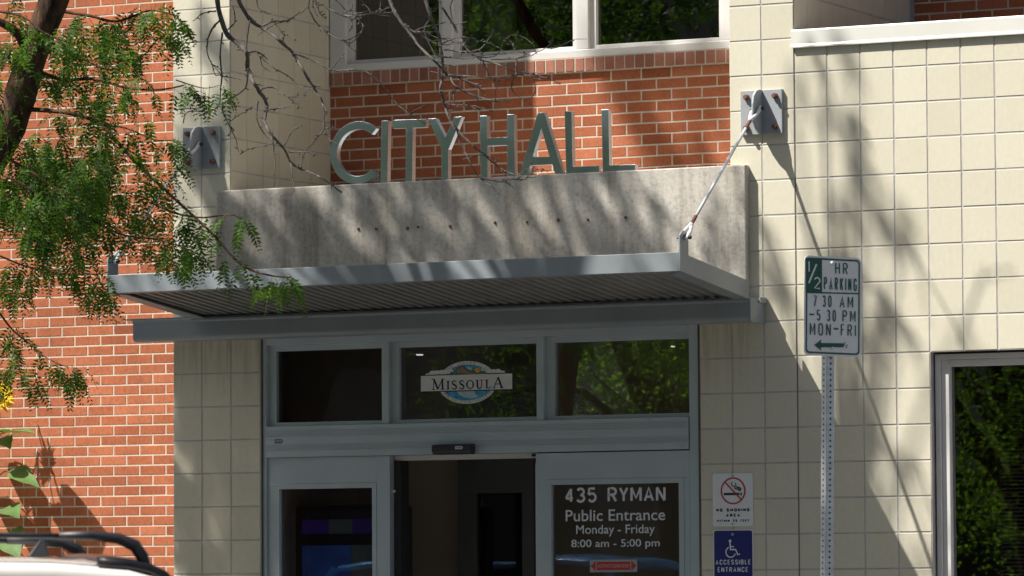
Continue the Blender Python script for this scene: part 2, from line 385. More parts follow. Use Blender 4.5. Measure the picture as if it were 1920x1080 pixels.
def frame_rect(mb, x0, z0, x1, z1, t, ya, yb, sides='LRTB'):
    "a rectangular frame butt-jointed at the corners; t = (left, right, top, bottom)"
    if 'L' in sides: mb.box((x0, ya, z0), (x0+t[0], yb, z1))
    if 'R' in sides: mb.box((x1-t[1], ya, z0), (x1, yb, z1))
    if 'T' in sides: mb.box((x0+t[0], ya, z1-t[2]), (x1-t[1], yb, z1))
    if 'B' in sides: mb.box((x0+t[0], ya, z0), (x1-t[1], yb, z0+t[3]))
def pane(x0, z0, x1, z1, y, parent, name='pane', gm='glass'):
    b = MB(); b.add([(x0, y, z0), (x1, y, z0), (x1, y, z1), (x0, y, z1)], [(0, 1, 2, 3)]); return b.build(name, M[gm], parent)

# upper window over the entrance
UZ1 = 6.9
ux = [-3.712, -.972]
uw = MB(); yf = 1.262
uw.box((ux[0], yf, SB1), (-3.600, yf+.14, UZ1)); uw.box((-.470, yf, SB1), (XR1-.005, yf+.14, UZ1))
uw.box((-3.600, yf, SB1), (-.470, yf+.14, SB1+.050)); uw.box((-3.600, yf, UZ1-.08), (-.470, yf+.14, UZ1))
for xa, xb in ((-2.918, -2.846), (-1.988, -1.902), (-1.0, -.915)):
    uw.box((xa, yf+.006, SB1+.050), (xb, yf+.13, UZ1-.08))
win = uw.build('window', M['white_frame'], city, bevel=.004)
wi = MB(); yi = yf+.035
cells = [(-3.600, -2.918), (-2.846, -1.988), (-1.902, -1.000), (-.915, -.470)]
for a, c in cells:
    frame_rect(wi, a, SB1+.050, c, UZ1-.08, (.040, .034, .04, .026), yi, yi+.06)
wi.build('sash', M['white_frame'], win, bevel=.002)
for a, c in cells: pane(a+.04, SB1+.076, c-.034, UZ1-.12, yi+.035, win)
for z in (UZ1+.002,):
    masonry('brick_panel', (0, 1.28, 0), (1, 0, 0), (0, -1, 0), [(XL1, z, XR1, TOP)], BW, BH, 0, z, .5, .0105, .0022, .2, KM, city, seed=15)
b = MB(); b.box((-2.80, 1.42, 4.9), (-2.475, 1.44, 6.85)); b.build('blind', M['blind'], win)
# window in the right wall
rw = MB(); frame_rect(rw, WX0+.01, WZ0, WX1-.01, WZ1-.012, (.030, .030, .03, .04), .045, .16)
rwin = rw.build('window', M['white_frame'], city, bevel=.003)
r2 = MB(); frame_rect(r2, WX0+.04, WZ0+.04, WX1-.04, WZ1-.042, (.048, .048, .040, .05), .062, .15)
r2.build('sash', M['white_frame'], rwin, bevel=.004)
pane(WX0+.085, WZ0+.09, WX1-.085, WZ1-.08, .105, rwin)
bl = MB()
for i in range(84):
    z = 1.05+i*.022; bl.add([(WX0+.30, .26, z), (WX1-.02, .26, z), (WX1-.02, .275, z+.013), (WX0+.30, .275, z+.013)], [(0, 1, 2, 3)])
bl.build('blind', plain('dark_blind', (.012, .012, .011), .9, spec=0), rwin)
# interior shells
def room(x0, y0, z0, x1, y1, z1, m, name='interior'):
    b = MB(); v = [(x0, y0, z0), (x1, y0, z0), (x1, y1, z0), (x0, y1, z0), (x0, y0, z1), (x1, y0, z1), (x1, y1, z1), (x0, y1, z1)]
    b.add(v, [(0, 1, 2, 3), (7, 6, 5, 4), (1, 5, 6, 2), (2, 6, 7, 3), (4, 0, 3, 7)]); return b.build(name, m, city, fixn=False)
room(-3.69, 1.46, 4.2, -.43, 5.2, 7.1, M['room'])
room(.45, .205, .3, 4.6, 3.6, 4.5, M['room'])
b = MB(); b.box((-14, 5.3, 0), (26*S, 5.5, TOP)); b.build('rear_wall', M['farwall'], city)
b = MB(); b.box((XL0, 1.9, TOP-.2), (26*S, 5.3, TOP-.02)); b.box((-14, 2.5, TOP-.2), (XL0-.01, 5.3, TOP-.02)); b.build('roof_slab', M['soil'], city)

# ------------------------------------------------------------------ entrance front
ent = empty('glass_entrance', (-2.08, 0, 0))
tag(ent, 'pale grey metal framed glass entrance front under the canopy', 'entrance')
EX0, EX1, EZ = XL2+.006, XR0-.006, BB
YF = .03
def eb(name, boxes, m='alu', parent=ent, bev=.002):
    b = MB()
    for a, c in boxes: b.box(a, c)
    return b.build(name, M[m], parent, bevel=bev)
eb('jamb', [((EX0, .02, 0), (-3.487, .20, EZ))]); eb('jamb', [((-.686, .02, 0), (EX1-.012, .20, EZ))])
eb('sealant', [((EX0-.006, .012, 0), (EX0, .1, EZ))], 'seal'); eb('sealant', [((EX1-.012, .012, 0), (EX1, .1, EZ))], 'seal')
eb('head', [((-3.487, .02, 3.085), (-.686, .20, EZ))])
eb('mullion', [((-2.696, .02, 2.593), (-2.650, .20, 3.085))]); eb('mullion', [((-1.668, .02, 2.593), (-1.623, .20, 3.085))])
tcells = [(-3.487, -2.696), (-2.650, -1.668), (-1.623, -.686)]
for i, (a, c) in enumerate(tcells):
    b = MB(); frame_rect(b, a, 2.593, c, 3.085, (.052, .004, .036, .024), .055, .15)
    tf = b.build('transom_window', M['alu'], ent, bevel=.002)
    pane(a+.05, 2.615, c-.002, 3.051, .085, tf, gm='door_glass' if i < 2 else 'glass')
# header box with fine grooves
hb = MB()
zs = [2.593, 2.566]
hb.box((-3.487, .012, 2.566), (-.690, .2, 2.592))
z = 2.566
def grooves(z):
    for i in range(4):
        hb.box((-3.487, .0165, z-.003), (-.690, .2, z)); hb.box((-3.487, .012, z-.0105), (-.690, .2, z-.003)); z -= .0105
    return z
z = grooves(z); hb.box((-3.487, .012, z-.044), (-.690, .2, z)); z = grooves(z-.044); hb.box((-3.487, .012, 2.405), (-.690, .2, z))
hd = hb.build('door_header', M['alu'], ent)
# small maker's tag on the header (outline arrow plate)
def flat(mb, pts, O, U, V, Nn, off=.001, mi=0):
    P = [O+U*u+V*v+Nn*off for u, v in pts]; mb.add(P, [tuple(range(len(P)))], mi)
FX, FZ, FN = Vector((1, 0, 0)), Vector((0, 0, 1)), Vector((0, -1, 0))
def tagplate(p, w_, h_, outer, inner, parent):
    b = MB(); a = w_/2; c = h_/2
    flat(b, [(-a, -c), (a*.7, -c), (a, 0), (a*.7, c), (-a, c)], p, FX, FZ, FN, .0008, 0)
    a -= .006; c -= .006
    flat(b, [(-a, -c), (a*.7, -c), (a, 0), (a*.7, c), (-a, c)], p, FX, FZ, FN, .0016, 1)
    flat(b, [(-a*.8, -c*.3), (a*.6, -c*.3), (a*.6, c*.25), (-a*.8, c*.25)], p, FX, FZ, FN, .0024, 0)
    return b.build('maker_plate', [outer, inner], parent, fixn=False)
tagplate(at(523, 827.5, .012), .058, .024, M['ink'], M['alu'], hd)
# fixed side leaf on the left
lf = eb('side_leaf', [((-3.487, .036, 2.244), (-2.743, .09, 2.403)), ((-2.743, .036, 0), (-2.653, .09, 2.403)), ((-3.487, .036, 0), (-3.437, .09, 2.244)),
                 ((-3.437, .036, 0), (-2.743, .09, .25))])
eb('glazing_bead', [((-3.437, .033, 2.214), (-2.743, .085, 2.2435)), ((-3.437, .033, .25), (-3.407, .085, 2.214)), ((-2.772, .033, .25), (-2.7435, .085, 2.214))], parent=lf, bev=.001)
pane(-3.407, .25, -2.772, 2.214, .065, lf, gm='door_glass')
# sliding leaf on the right
sd = empty('sliding_door', (-1.18, .05, 0)); tag(sd, 'sliding entrance door leaf with grey lettering on its dark glass', 'door')
ld_ = eb('door_frame', [((-1.679, .028, 2.243), (-.690, .08, 2.399)), ((-1.679, .028, 0), (-1.612, .08, 2.243)), ((-.728, .028, 0), (-.690, .08, 2.243)), ((-1.612, .028, 0), (-.728, .08, .25))], parent=sd)
eb('glazing_bead', [((-1.612, .025, 2.212), (-.728, .075, 2.2425)), ((-1.612, .025, .25), (-1.582, .075, 2.212)), ((-.760, .025, .25), (-.7285, .075, 2.212))], parent=ld_, bev=.001)
dgl = pane(-1.582, .25, -.760, 2.212, .055, sd, gm='door_glass')
eb('gasket', [((-.6895, .06, 0), (-.6865, .12, 2.405)), ((-1.679, .06, 2.3995), (-.690, .12, 2.4045))], 'dark')
# second leaf parked behind, and the track
eb('rear_leaf', [((-1.718, .10, 0), (-1.660, .145, 2.345))]); eb('track', [((-2.653, .10, 2.374), (-1.679, .16, 2.404))], 'white_frame'); eb('track_stop', [((-1.735, .085, 2.382), (-1.682, .099, 2.398))], 'black')
eb('door_post', [((-2.652, .09, 0), (-2.610, .20, 2.374))], 'dark')
b = MB(); p = at(740, 921, .088); b.tube([p, p+Vector((0, -.012, 0))], .008, 10); b.build('lock_cylinder', M['white'], ent)
# vestibule
b = MB(); v = [(-3.5, .21, 0), (-.62, .21, 0), (-.62, 1.22, 0), (-3.5, 1.22, 0), (-3.5, .21, 3.1), (-.62, .21, 3.1), (-.62, 1.22, 3.1), (-3.5, 1.22, 3.1)]
b.add(v, [(0, 1, 2, 3), (7, 6, 5, 4), (1, 5, 6, 2), (2, 6, 7, 3), (4, 0, 3, 7)]); b.build('vestibule', M['brown'], ent, fixn=False)
YI = 1.0
a = at(858, 862, YI); c = at(1000, 862, YI); g0 = at(893, 925, YI); g1 = at(978, 925, YI)
di = eb('inner_door', [((a.x, YI, g0.z), (c.x, YI+.06, 2.9)), ((a.x, YI, 0), (g0.x, YI+.06, g0.z)), ((g1.x, YI, 0), (c.x, YI+.06, g0.z)), ((g0.x, YI, 0), (g1.x, YI+.06, .2))], 'inner_door')
pane(g0.x, .2, g1.x, g0.z, YI+.03, di, gm='door_glass')
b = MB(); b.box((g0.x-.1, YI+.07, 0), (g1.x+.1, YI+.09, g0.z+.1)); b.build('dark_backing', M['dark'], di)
h0 = at(757, 957, .5); hm = MB(); hm.tube([(h0.x-.06, .52, h0.z+.02), (h0.x-.02, .5, h0.z+.012), (h0.x, .5, h0.z-.03), (h0.x, .5, h0.z-.7)], .011, 8); hm.box((h0.x-.075, .55, h0.z-.8), (h0.x-.015, .58, h0.z+.02)); hm.build('push_bar', M['black'], ent)
for x, y, w_ in ((1259, 649.5, .005), (784, 665, .014)):
    p = at(x, y, .8); b = MB(); b.box((p.x-w_, .8, p.z-.0035), (p.x+w_, .84, p.z+.0035)); o = b.build('ceiling_lamp', M['lamp'], ent)
# motion sensor above the opening
sn = MB(); p0 = at(813, 852, 0); p1 = at(892, 832, 0); cx_, cz_ = (p0.x+p1.x)/2, (p0.z+p1.z)/2; hw = (p1.x-p0.x)/2-.008
sn.prism([(cx_-hw, .0115, cz_-.031), (cx_-hw, -.030, cz_-.030), (cx_-hw, -.048, cz_-.012), (cx_-hw, -.046, cz_+.024), (cx_-hw, .0115, cz_+.031)], (2*hw, 0, 0))
sens = sn.build('motion_sensor', M['satin'], bevel=.006); tag(sens, 'small black motion sensor box over the open doorway', 'sensor')
tagplate(Vector((cx_+.055, -.0495, cz_+.006)), .052, .018, M['vinyl'], M['satin'], sens)
# information kiosk behind the side leaf
kx0 = at(565, 974, .4).x; kz = at(600, 974, .4).z; kx1 = kx0+.60
kb = MB(); kb.box((kx0-.10, .41, 0), (kx1+.1, .55, kz+.085)); kio = kb.build('information_kiosk', M['screen'], bevel=.03)
tag(kio, 'dark information screen standing behind the left side glass', 'screen')
def scr(x0, z0, x1, z1, m, off=.003, name='screen_panel'):
    b = MB(); b.add([(x0, .41-off, z0), (x1, .41-off, z0), (x1, .41-off, z1), (x0, .41-off, z1)], [(0, 1, 2, 3)]); b.build(name, M[m], kio)
z1 = kz-.088
scr(kx0, z1, kx0+.185, kz, 'scr_purple'); scr(kx0+.187, z1, kx0+.35, kz, 'scr_grey'); scr(kx0+.352, z1, kx1, kz, 'scr_purple')
scr(kx0, z1-.068, kx1, z1-.002, 'scr_black'); scr(kx0, z1-.8, kx0+.34, z1-.070, 'scr_blue'); scr(kx0+.342, z1-.8, kx1, z1-.070, 'scr_grey')

# ------------------------------------------------------------------ canopy
CYF, CYB = -1.10, -.215
can = empty('entrance_canopy', (-2.06, -.6, 3.3)); tag(can, 'grey steel canopy with ribbed underside hung over the entrance', 'canopy')
fr = at(1273, 508, CYF); fl = at(203, 550, CYF); br = at(1401, 561, CYB); bl_ = at(372, 600, CYB)
frt = at(1273, 474, CYF).z; flt = at(203, 515, CYF).z; zf0 = (fr.z+fl.z)/2; zf1 = (frt+flt)/2
zb0 = br.z; zb1 = zb0+(zf1-zf0)
xfR, xfL, xbR, xbL = fr.x, fl.x, -.212, -3.86
T = .009
b = MB(); b.prism([(xfL, CYF, zf0), (xfR, CYF, zf0), (xfR, CYF, zf1), (xfL, CYF, zf1)], (0, T, 0))
b.build('fascia_plate', M['canopy'], can, bevel=.0015)
def side(xf, xb, sgn, lug):
    yf2 = CYF+.0003-T*0
    b = MB(); y0 = CYF-.001 if True else CYF
    poly = [(xf, y0, zf0), (xb, CYB, zb0), (xb, CYB, zb1)]
    ly = .105
    fx = lambda t: xf+(xb-xf)*t
    tt = ly/(CYB-CYF)
    if lug:
        zl = zf1+(zb1-zf1)*tt
        poly += [(fx(tt), y0+ly, zl), (fx(tt), y0+ly, zf1+.100), (fx(tt*.8), y0+ly*.8, zf1+.122), (fx(tt*.35), y0+ly*.35, zf1+.122), (fx(.0), y0, zf1+.095)]
    else: poly += [(xf, y0, zf1)]
    b.prism(poly, (sgn*T, 0, 0)); return b.build('side_plate', M['canopy'], can, bevel=.0015)
side(xfR+.0005, xbR, 1, True); side(xfL-.0005, xbL, -1, True)
# bottom flanges turned inwards
b = MB(); FW = .085
b.prism([(xfL+.001, CYF+T, zf0), (xfR-.001, CYF+T, zf0), (xfR-.001-FW*.3, CYF+FW, zf0-.012*FW/.9), (xfL+.001+FW*.3, CYF+FW, zf0-.012*FW/.9)], (0, 0, .006))
b.build('flange', M['canopy'], can)
for sgn, xf, xb in ((1, xfR, xbR), (-1, xfL, xbL)):
    b = MB(); q = -sgn
    b.prism([(xf, CYF+T+FW*.1, zf0-.002), (xb, CYB, zb0), (xb+q*FW, CYB, zb0), (xf+q*FW, CYF+FW+.001, zf0-.011)], (0, 0, .006)); b.build('flange', M['canopy'], can)
# ribbed deck
dk = MB(); per = .0705; nper = int((xfR-xfL-.03)/per); vs0 = []; vs1 = []
for i in range(nper+1):
    for du, dz in ((0, 0), (.026, 0), (.035, .026), (.061, .026)):
        t = (i*per+du)/(nper*per+.07); xa = xfL+.02+t*(xfR-xfL-.04); xb_ = xbL+.02+t*(xbR-xbL-.04)
        vs0.append((xa, CYF+.012, zf0+.018+dz)); vs1.append((xb_, CYB+.12, zb0+.012+dz))
n = len(vs0); dk.add(vs0+vs1, [(i, i+1, n+i+1, n+i) for i in range(n-1)])
dko = dk.build('ribbed_deck', M['deck'], can); md = dko.modifiers.new('solid', 'SOLIDIFY'); md.thickness = .003
# gutter beam along the wall
GX0, GX1 = -4.284, -.205; gp = [(-.06, 3.262), (-.06, 3.118)]
gz0, gz1 = 3.118, 3.250
arc = [(-.185-.03*math.sin(t), gz0+.030-.030*math.cos(t)) for t in [R(a_) for a_ in range(0, 91, 15)]]
prof = [(-.057, gz0), ]+arc+[(-.215, gz1-.02), (-.222, gz1-.014), (-.222, gz1), (-.057, gz1)]
gm = MB(); gm.prism([(GX0, y, z) for y, z in prof], (GX1-GX0, 0, 0)); gut = gm.build('gutter', M['canopy'], can, bevel=.003)
g2 = MB(); g2.box((GX0-.055, -.20, gz1+.001), (GX1-.02, -.06, gz1+.010)); g2.build('gutter_flashing', M['canopy'], can)
g3 = MB(); prof2 = [(-.004, gz0-.004)]+[(y-.003, z-.004) for y, z in arc]+[(-.219, gz1+.002), (-.004, gz1+.002)]
g3.prism([(GX1, y, z) for y, z in prof2], (.012, 0, 0)); g3.build('end_cap', M['canopy'], can, bevel=.002)
g4 = MB(); g4.box((GX1+.0125, -.10, gz1-.018), (GX1+.024, -.004, gz1+.012)); g4.build('flashing_end', M['canopy'], can)

# ------------------------------------------------------------------ brackets and tie rods
def bracket(pxr, label):
    p0 = at(pxr[0], pxr[1], 0); p1 = at(pxr[2], pxr[3], 0)
    w_ = .258; h_ = .256; cx, cz = (p0.x+p1.x)/2+.008, (p0.z+p1.z)/2
    root = empty('wall_bracket', (cx, 0, cz)); tag(root, label, 'bracket', 'steel wall brackets of the canopy')
    b = MB(); b.box((cx-w_/2, -.024, cz-h_/2), (cx+w_/2, 0.006, cz+h_/2)); b.build('base_plate', M['galv'], root, bevel=.002)
    ys = [(0, .5), (.035, .496), (.078, .45), (.115, .33), (.128, .15), (.131, -.06), (.122, -.22), (.075, -.42), (.035, -.5), (0, -.5)]
    b = MB(); b.prism([(cx+.006, -.024-y, cz+h_*z) for y, z in ys], (-.013, 0, 0)); b.build('fin', M['galv'], root, bevel=.0015)
    for sx in (-1, 1):
        for sz in (-1, 1):
            x, z = cx+sx*.089, cz+sz*.089; b = MB()
            b.tube([(x, -.02, z), (x, -.040, z)], .0185, 6); b.tube([(x, -.0402, z), (x, -.056, z)], .0125, 10); b.build('bolt', M['rust'], root, bevel=.0015)
    return root, Vector((cx, -.085, cz+.015))
brR, pinR = bracket((1389, 172, 1467, 250), 'square steel bracket plate with rusty bolts on the right cream pier')
brL, pinL = bracket((345, 240, 412, 316), 'square steel bracket plate with rusty bolts on the left pier behind leaves')
def tie(a, c, label):
    root = empty('tie_rod', c); tag(root, label, 'tie rod', 'tie rods holding up the canopy')
    d = (c-a).normalized(); sx = Vector((1, 0, 0)); sx = (sx-d*sx.dot(d)).normalized()
    def clevis(p, d):
        b = MB()
        for s in (-1, 1):
            b.tube([p-d*.018+sx*s*.016, p+sx*s*.018, p+d*.05+sx*s*.019, p+d*.085+sx*s*.012, p+d*.105+sx*s*.004], [.010, .0125, .0105, .0105, .011], 8)
        b.tube([p+d*.095, p+d*.125], .014, 8); o = b.build('clevis', M['rod'], root, smooth=True)
        b = MB(); b.tube([p-sx*.042, p+sx*.045], .0075, 8); b.tube([p+sx*.030, p+sx*.044], .012, 6); b.build('pin', M['black'], o)
        b = MB(); b.tube([p+d*.126, p+d*.20], .0105, 8); b.build('threaded_end', M['rust'], root)
    clevis(a, d); clevis(c, -d)
    b = MB(); b.tube([a+d*.17, c-d*.17], .0095, 10); b.build('rod', M['rod'], root, smooth=True)
tie(pinR, Vector((xfR+.006, CYF+.058, zf1+.085)), 'pale steel tie rod running from the right bracket to the canopy corner')
tie(pinL, Vector((xfL-.006, CYF+.058, zf1+.085)), 'pale steel tie rod half hidden by leaves at the left canopy corner')

# ------------------------------------------------------------------ letters on the lintel
LY, LT = -.040, .042
def z3(x, y): p = at(600+x/6, 200+y/6, LY); return (p.x, LY, p.z)
def z4(x, y): p = at(900+x/6, 190+y/6, LY); return (p.x, LY, p.z)
def letter(name, polys, what):
    b = MB()
    for p in polys:
        if isinstance(p, tuple): # ring sector : outer list, inner list
            o_, i_ = p; n = len(o_)
            ex = Vector((0, LT, 0)); vs = [Vector(q) for q in o_+i_]; vs2 = [q+ex for q in vs]
            fs = []
            for k in range(n-1):
                fs += [(k, k+1, n+k+1, n+k), (2*n+k, 3*n+k, 3*n+k+1, 2*n+k+1), (k, 2*n+k, 2*n+k+1, k+1), (n+k, n+k+1, 3*n+k+1, 3*n+k)]
            fs += [(0, n, 3*n, 2*n), (n-1, 3*n-1, 4*n-1, 2*n-1)]
            b.add(vs+vs2, fs)
        else: b.prism(p, (0, LT, 0))
    o = b.build('sign_letter', M['letter'], bevel=.0015)
    tag(o, what, 'letter', 'metal letters standing on the lintel')
    return o
c_ = Vector(z3(425, 517)); Rr_ = (Vector(z3(425, 165)).z-Vector(z3(425, 870)).z)/2; ri = Rr_-.0475
an = [R(48+i*(264/40)) for i in range(41)]
letter('C', [([(c_.x+Rr_*math.cos(t), LY, c_.z+Rr_*math.sin(t)) for t in an], [(c_.x+ri*math.cos(t), LY, c_.z+ri*math.sin(t)) for t in an])], 'round brushed metal letter C at the left end of the word row')
letter('I', [[z3(690, 160), z3(770, 158), z3(757, 857), z3(681, 861)]], 'straight metal letter I between the C and the T')
letter('T', [[z3(820, 150), z3(1190, 138), z3(1186, 232), z3(1045, 237), z3(1038, 840), z3(962, 845), z3(969, 240), z3(818, 245)]], 'metal letter T beside the Y in the word row')
letter('Y', [[z3(1218, 133), z3(1300, 128), z3(1408, 345), z3(1512, 115), z3(1597, 110), z3(1445, 480), z3(1442, 824), z3(1368, 829), z3(1365, 477)]], 'metal letter Y with a forked top closing the first word')
letter('H', [[z4(0, 163), z4(80, 161), z4(83, 411), z4(303, 403), z4(303, 148), z4(383, 145), z4(391, 851), z4(307, 856), z4(306, 491), z4(84, 501), z4(87, 859), z4(9, 863)]], 'metal letter H opening the second word')
letter('A', [[z4(650, 130), z4(722, 128), z4(937, 821), z4(850, 828), z4(812, 708), z4(562, 718), z4(525, 836), z4(440, 840), z4(650, 130)][:-1]], 'metal letter A with sloping legs after the H') if False else None
def letterA():
    b = MB(); ex = (0, LT, 0)
    out = [z4(650, 130), z4(722, 128), z4(937, 821), z4(850, 828), z4(812, 708), z4(562, 718), z4(525, 836), z4(440, 840)]
    inn = [z4(688, 300), z4(781, 622), z4(589, 626)]
    # front split into convex pieces around the counter
    V_ = [Vector(p) for p in out+inn]; W_ = [p+Vector(ex) for p in V_]; n = len(V_)
    fr_ = [(0, 8, 10, 7), (0, 1, 8), (1, 2, 9, 8), (2, 3, 4, 9), (9, 4, 5, 10), (10, 5, 6, 7)]
    sides = [(i, (i+1) % 8) for i in range(8)]+[(9, 8), (10, 9), (8, 10)]
    b.add(V_+W_, [f for f in fr_]+[tuple(i+n for i in f[::-1]) for f in fr_]+[(i, j, j+n, i+n) for i, j in sides])
    o = b.build('sign_letter', M['letter'], bevel=.0012); tag(o, 'metal letter A with sloping legs after the H', 'letter', 'metal letters standing on the lintel')
letterA()
letter('L', [[z4(950, 112), z4(1030, 110), z4(1042, 735), z4(1335, 722), z4(1336, 806), z4(968, 820)]], 'metal letter L directly after the A')
letter('L', [[z4(1365, 92), z4(1445, 90), z4(1455, 718), z4(1745, 708), z4(1746, 784), z4(1380, 800)]], 'last metal letter L at the right end of the word row')

# ------------------------------------------------------------------ flat writing and symbols
def text2d(body, bold=0.0, spacing=1.0):
    cu = bpy.data.curves.new('t', 'FONT'); cu.body = body; cu.size = 1; cu.offset = bold; cu.space_character = spacing; cu.resolution_u = 4
    o = bpy.data.objects.new('t', cu); COL.objects.link(o)
    dg = bpy.context.evaluated_depsgraph_get(); me = bpy.data.meshes.new_from_object(o.evaluated_get(dg))
    vs = [(v.co.x, v.co.y) for v in me.vertices]; fs = [tuple(p.vertices) for p in me.polygons]
    bpy.data.objects.remove(o); bpy.data.curves.remove(cu); bpy.data.meshes.remove(me)
    return vs, fs
def write(body, rect, O, U, V, Nn, m, parent, off=.0012, bold=0.0, name='lettering', shear=0.0, spacing=1.0, warp=None):
    "fit the text into rect (u0,v0,u1,v1) of the plane O,U,V"
    vs, fs = text2d(body, bold, spacing); x0, x1 = min(p[0] for p in vs), max(p[0] for p in vs); y0, y1 = min(p[1] for p in vs), max(p[1] for p in vs)
    u0, v0, u1, v1 = rect; b = MB(); P = []
    for x, y in vs:
        u = u0+(x-x0)/(x1-x0)*(u1-u0); v = v0+(y-y0)/(y1-y0)*(v1-v0)
        if warp: u, v = warp(u, v)
        P.append(O+U*u+V*v+Nn*off)
    b.add(P, fs); return b.build(name, m, parent, fixn=False)
def strip(mb, pts, wd, O, U, V, Nn, off, mi=0):
    n = len(pts)
    if not hasattr(wd, '__len__'): wd = [wd]*n
    L_, R_ = [], []
    for i, p in enumerate(pts):
        a_, b_ = pts[max(i-1, 0)], pts[min(i+1, n-1)]; dx, dy = b_[0]-a_[0], b_[1]-a_[1]; l = math.hypot(dx, dy) or 1
        nx, ny = -dy/l*wd[i]/2, dx/l*wd[i]/2
        L_.append(O+U*(p[0]+nx)+V*(p[1]+ny)+Nn*off); R_.append(O+U*(p[0]-nx)+V*(p[1]-ny)+Nn*off)
    mb.add(L_+R_, [(n+i, n+i+1, i+1, i) for i in range(n-1)], mi)
def rrect(w_, h_, r, n=5):
    out = []
    for cx, cy, a0 in ((w_/2-r, h_/2-r, 0), (-w_/2+r, h_/2-r, 90), (-w_/2+r, -h_/2+r, 180), (w_/2-r, -h_/2+r, 270)):
        for i in range(n+1):
            t = R(a0+90*i/n); out.append((cx+r*math.cos(t), cy+r*math.sin(t)))
    return out
def ell(cx, cy, a, b_, t0, t1, n=24): return [(cx+a*math.cos(R(t0+(t1-t0)*i/n)), cy+b_*math.sin(R(t0+(t1-t0)*i/n))) for i in range(n+1)]

def arc_(cx, cy, rx, ry, a, b_, n=9): return [(cx+rx*math.cos(R(a+(b_-a)*i/n)), cy+ry*math.sin(R(a+(b_-a)*i/n))) for i in range(n+1)]
_o = arc_(.5, .74, .5, .26, 0, 180, 10)+arc_(.5, .26, .5, .26, 180, 360, 10)+[(1, .74)]
GL = {'A': [[(0, 0), (.5, 1), (1, 0)], [(.17, .30), (.83, .30)]], 'B': [[(0, 0), (0, 1), (.55, 1)]+arc_(.55, .765, .38, .235, 90, -90)+[(0, .53)], [(.5, .53)]+arc_(.55, .265, .45, .265, 90, -90)+[(0, 0)]],
      'C': [arc_(.5, .74, .5, .26, 0, 180)+arc_(.5, .26, .5, .26, 180, 360)], 'E': [[(1, 1), (0, 1), (0, 0), (1, 0)], [(0, .52), (.8, .52)]], 'F': [[(0, 0), (0, 1), (1, 1)], [(0, .52), (.8, .52)]],
      'G': [arc_(.5, .74, .5, .26, 10, 180)+arc_(.5, .26, .5, .26, 180, 360)+[(1, .46), (.55, .46)]], 'H': [[(0, 0), (0, 1)], [(1, 0), (1, 1)], [(0, .52), (1, .52)]], 'I': [[(.5, 0), (.5, 1)]],
      'K': [[(0, 0), (0, 1)], [(1, 1), (.05, .42)], [(.34, .58), (1, 0)]], 'L': [[(0, 1), (0, 0), (1, 0)]], 'M': [[(0, 0), (0, 1)], [(0, 1), (.5, .22), (1, 1)], [(1, 1), (1, 0)]], 'N': [[(0, 0), (0, 1)], [(0, 1), (1, 0)], [(1, 0), (1, 1)]],
      'O': [_o], '0': [_o], 'P': [[(0, 0), (0, 1), (.5, 1)]+arc_(.52, .745, .48, .255, 90, -90)+[(0, .49)]], 'R': [[(0, 0), (0, 1), (.5, 1)]+arc_(.52, .745, .48, .255, 90, -90)+[(0, .49)], [(.5, .49), (1, 0)]],
      'S': [arc_(.5, .755, .48, .245, 20, 270)+arc_(.5, .255, .5, .255, 90, -160)], 'T': [[(0, 1), (1, 1)], [(.5, 1), (.5, 0)]], 'W': [[(0, 1), (.25, 0), (.5, .8), (.75, 0), (1, 1)]],
      '4': [[(.72, 0), (.72, 1)], [(.72, .97), (.02, .27)], [(0, .26), (1, .26)]], 'Y': [[(0, 1), (.5, .45)], [(1, 1), (.5, .45), (.5, 0)]], '1': [[(.1, .78), (.55, 1), (.55, 0)]], '2': [arc_(.5, .74, .48, .26, 165, -25)+[(0, 0), (1, 0)]], '3': [arc_(.48, .755, .46, .245, 155, -90), arc_(.48, .255, .52, .255, 90, -155)], '5': [[(.92, 1), (.12, 1), (.04, .52)], [(.04, .52)]+arc_(.5, .31, .5, .31, 115, -150)], '7': [[(0, 1), (1, 1), (.35, 0)]], '-': [[(0, .5), (1, .5)]]}
WDT = {'I': .22, 'M': 1.2, 'W': 1.45, '1': .6, 'A': 1.08, 'N': 1.02, 'O': 1.02, 'G': 1.02, 'C': 1.0, 'L': .85, 'E': .85, 'F': .85, ' ': .75, 'T': .95, '-': .6}
def swrite(body, rect, wd, O, U, V, Nn, m, parent, off=.0012, gap=.42):
    "constant-width sign lettering fitted into rect"
    u0, v0, u1, v1 = rect; b = MB(); o_ = off
    adv = [WDT.get(c, 1.0) for c in body]; tot = sum(adv)+gap*(len(body)-1)
    hw = wd/2; k = (u1-u0)/tot; x = u0
    for c, a_ in zip(body, adv):
        for st_ in GL.get(c, []):
            o_ += .00003; lw = min(a_*k, 9)
            strip(b, [(x+hw+(lw-wd)*p[0] if c != 'I' else x+lw*.5, v0+hw*(.9 if True else 1)+(v1-v0-wd*.9)*p[1]) for p in st_], wd, O, U, V, Nn, o_)
        x += (a_+gap)*k
    return b.build('lettering', m, parent, fixn=False)
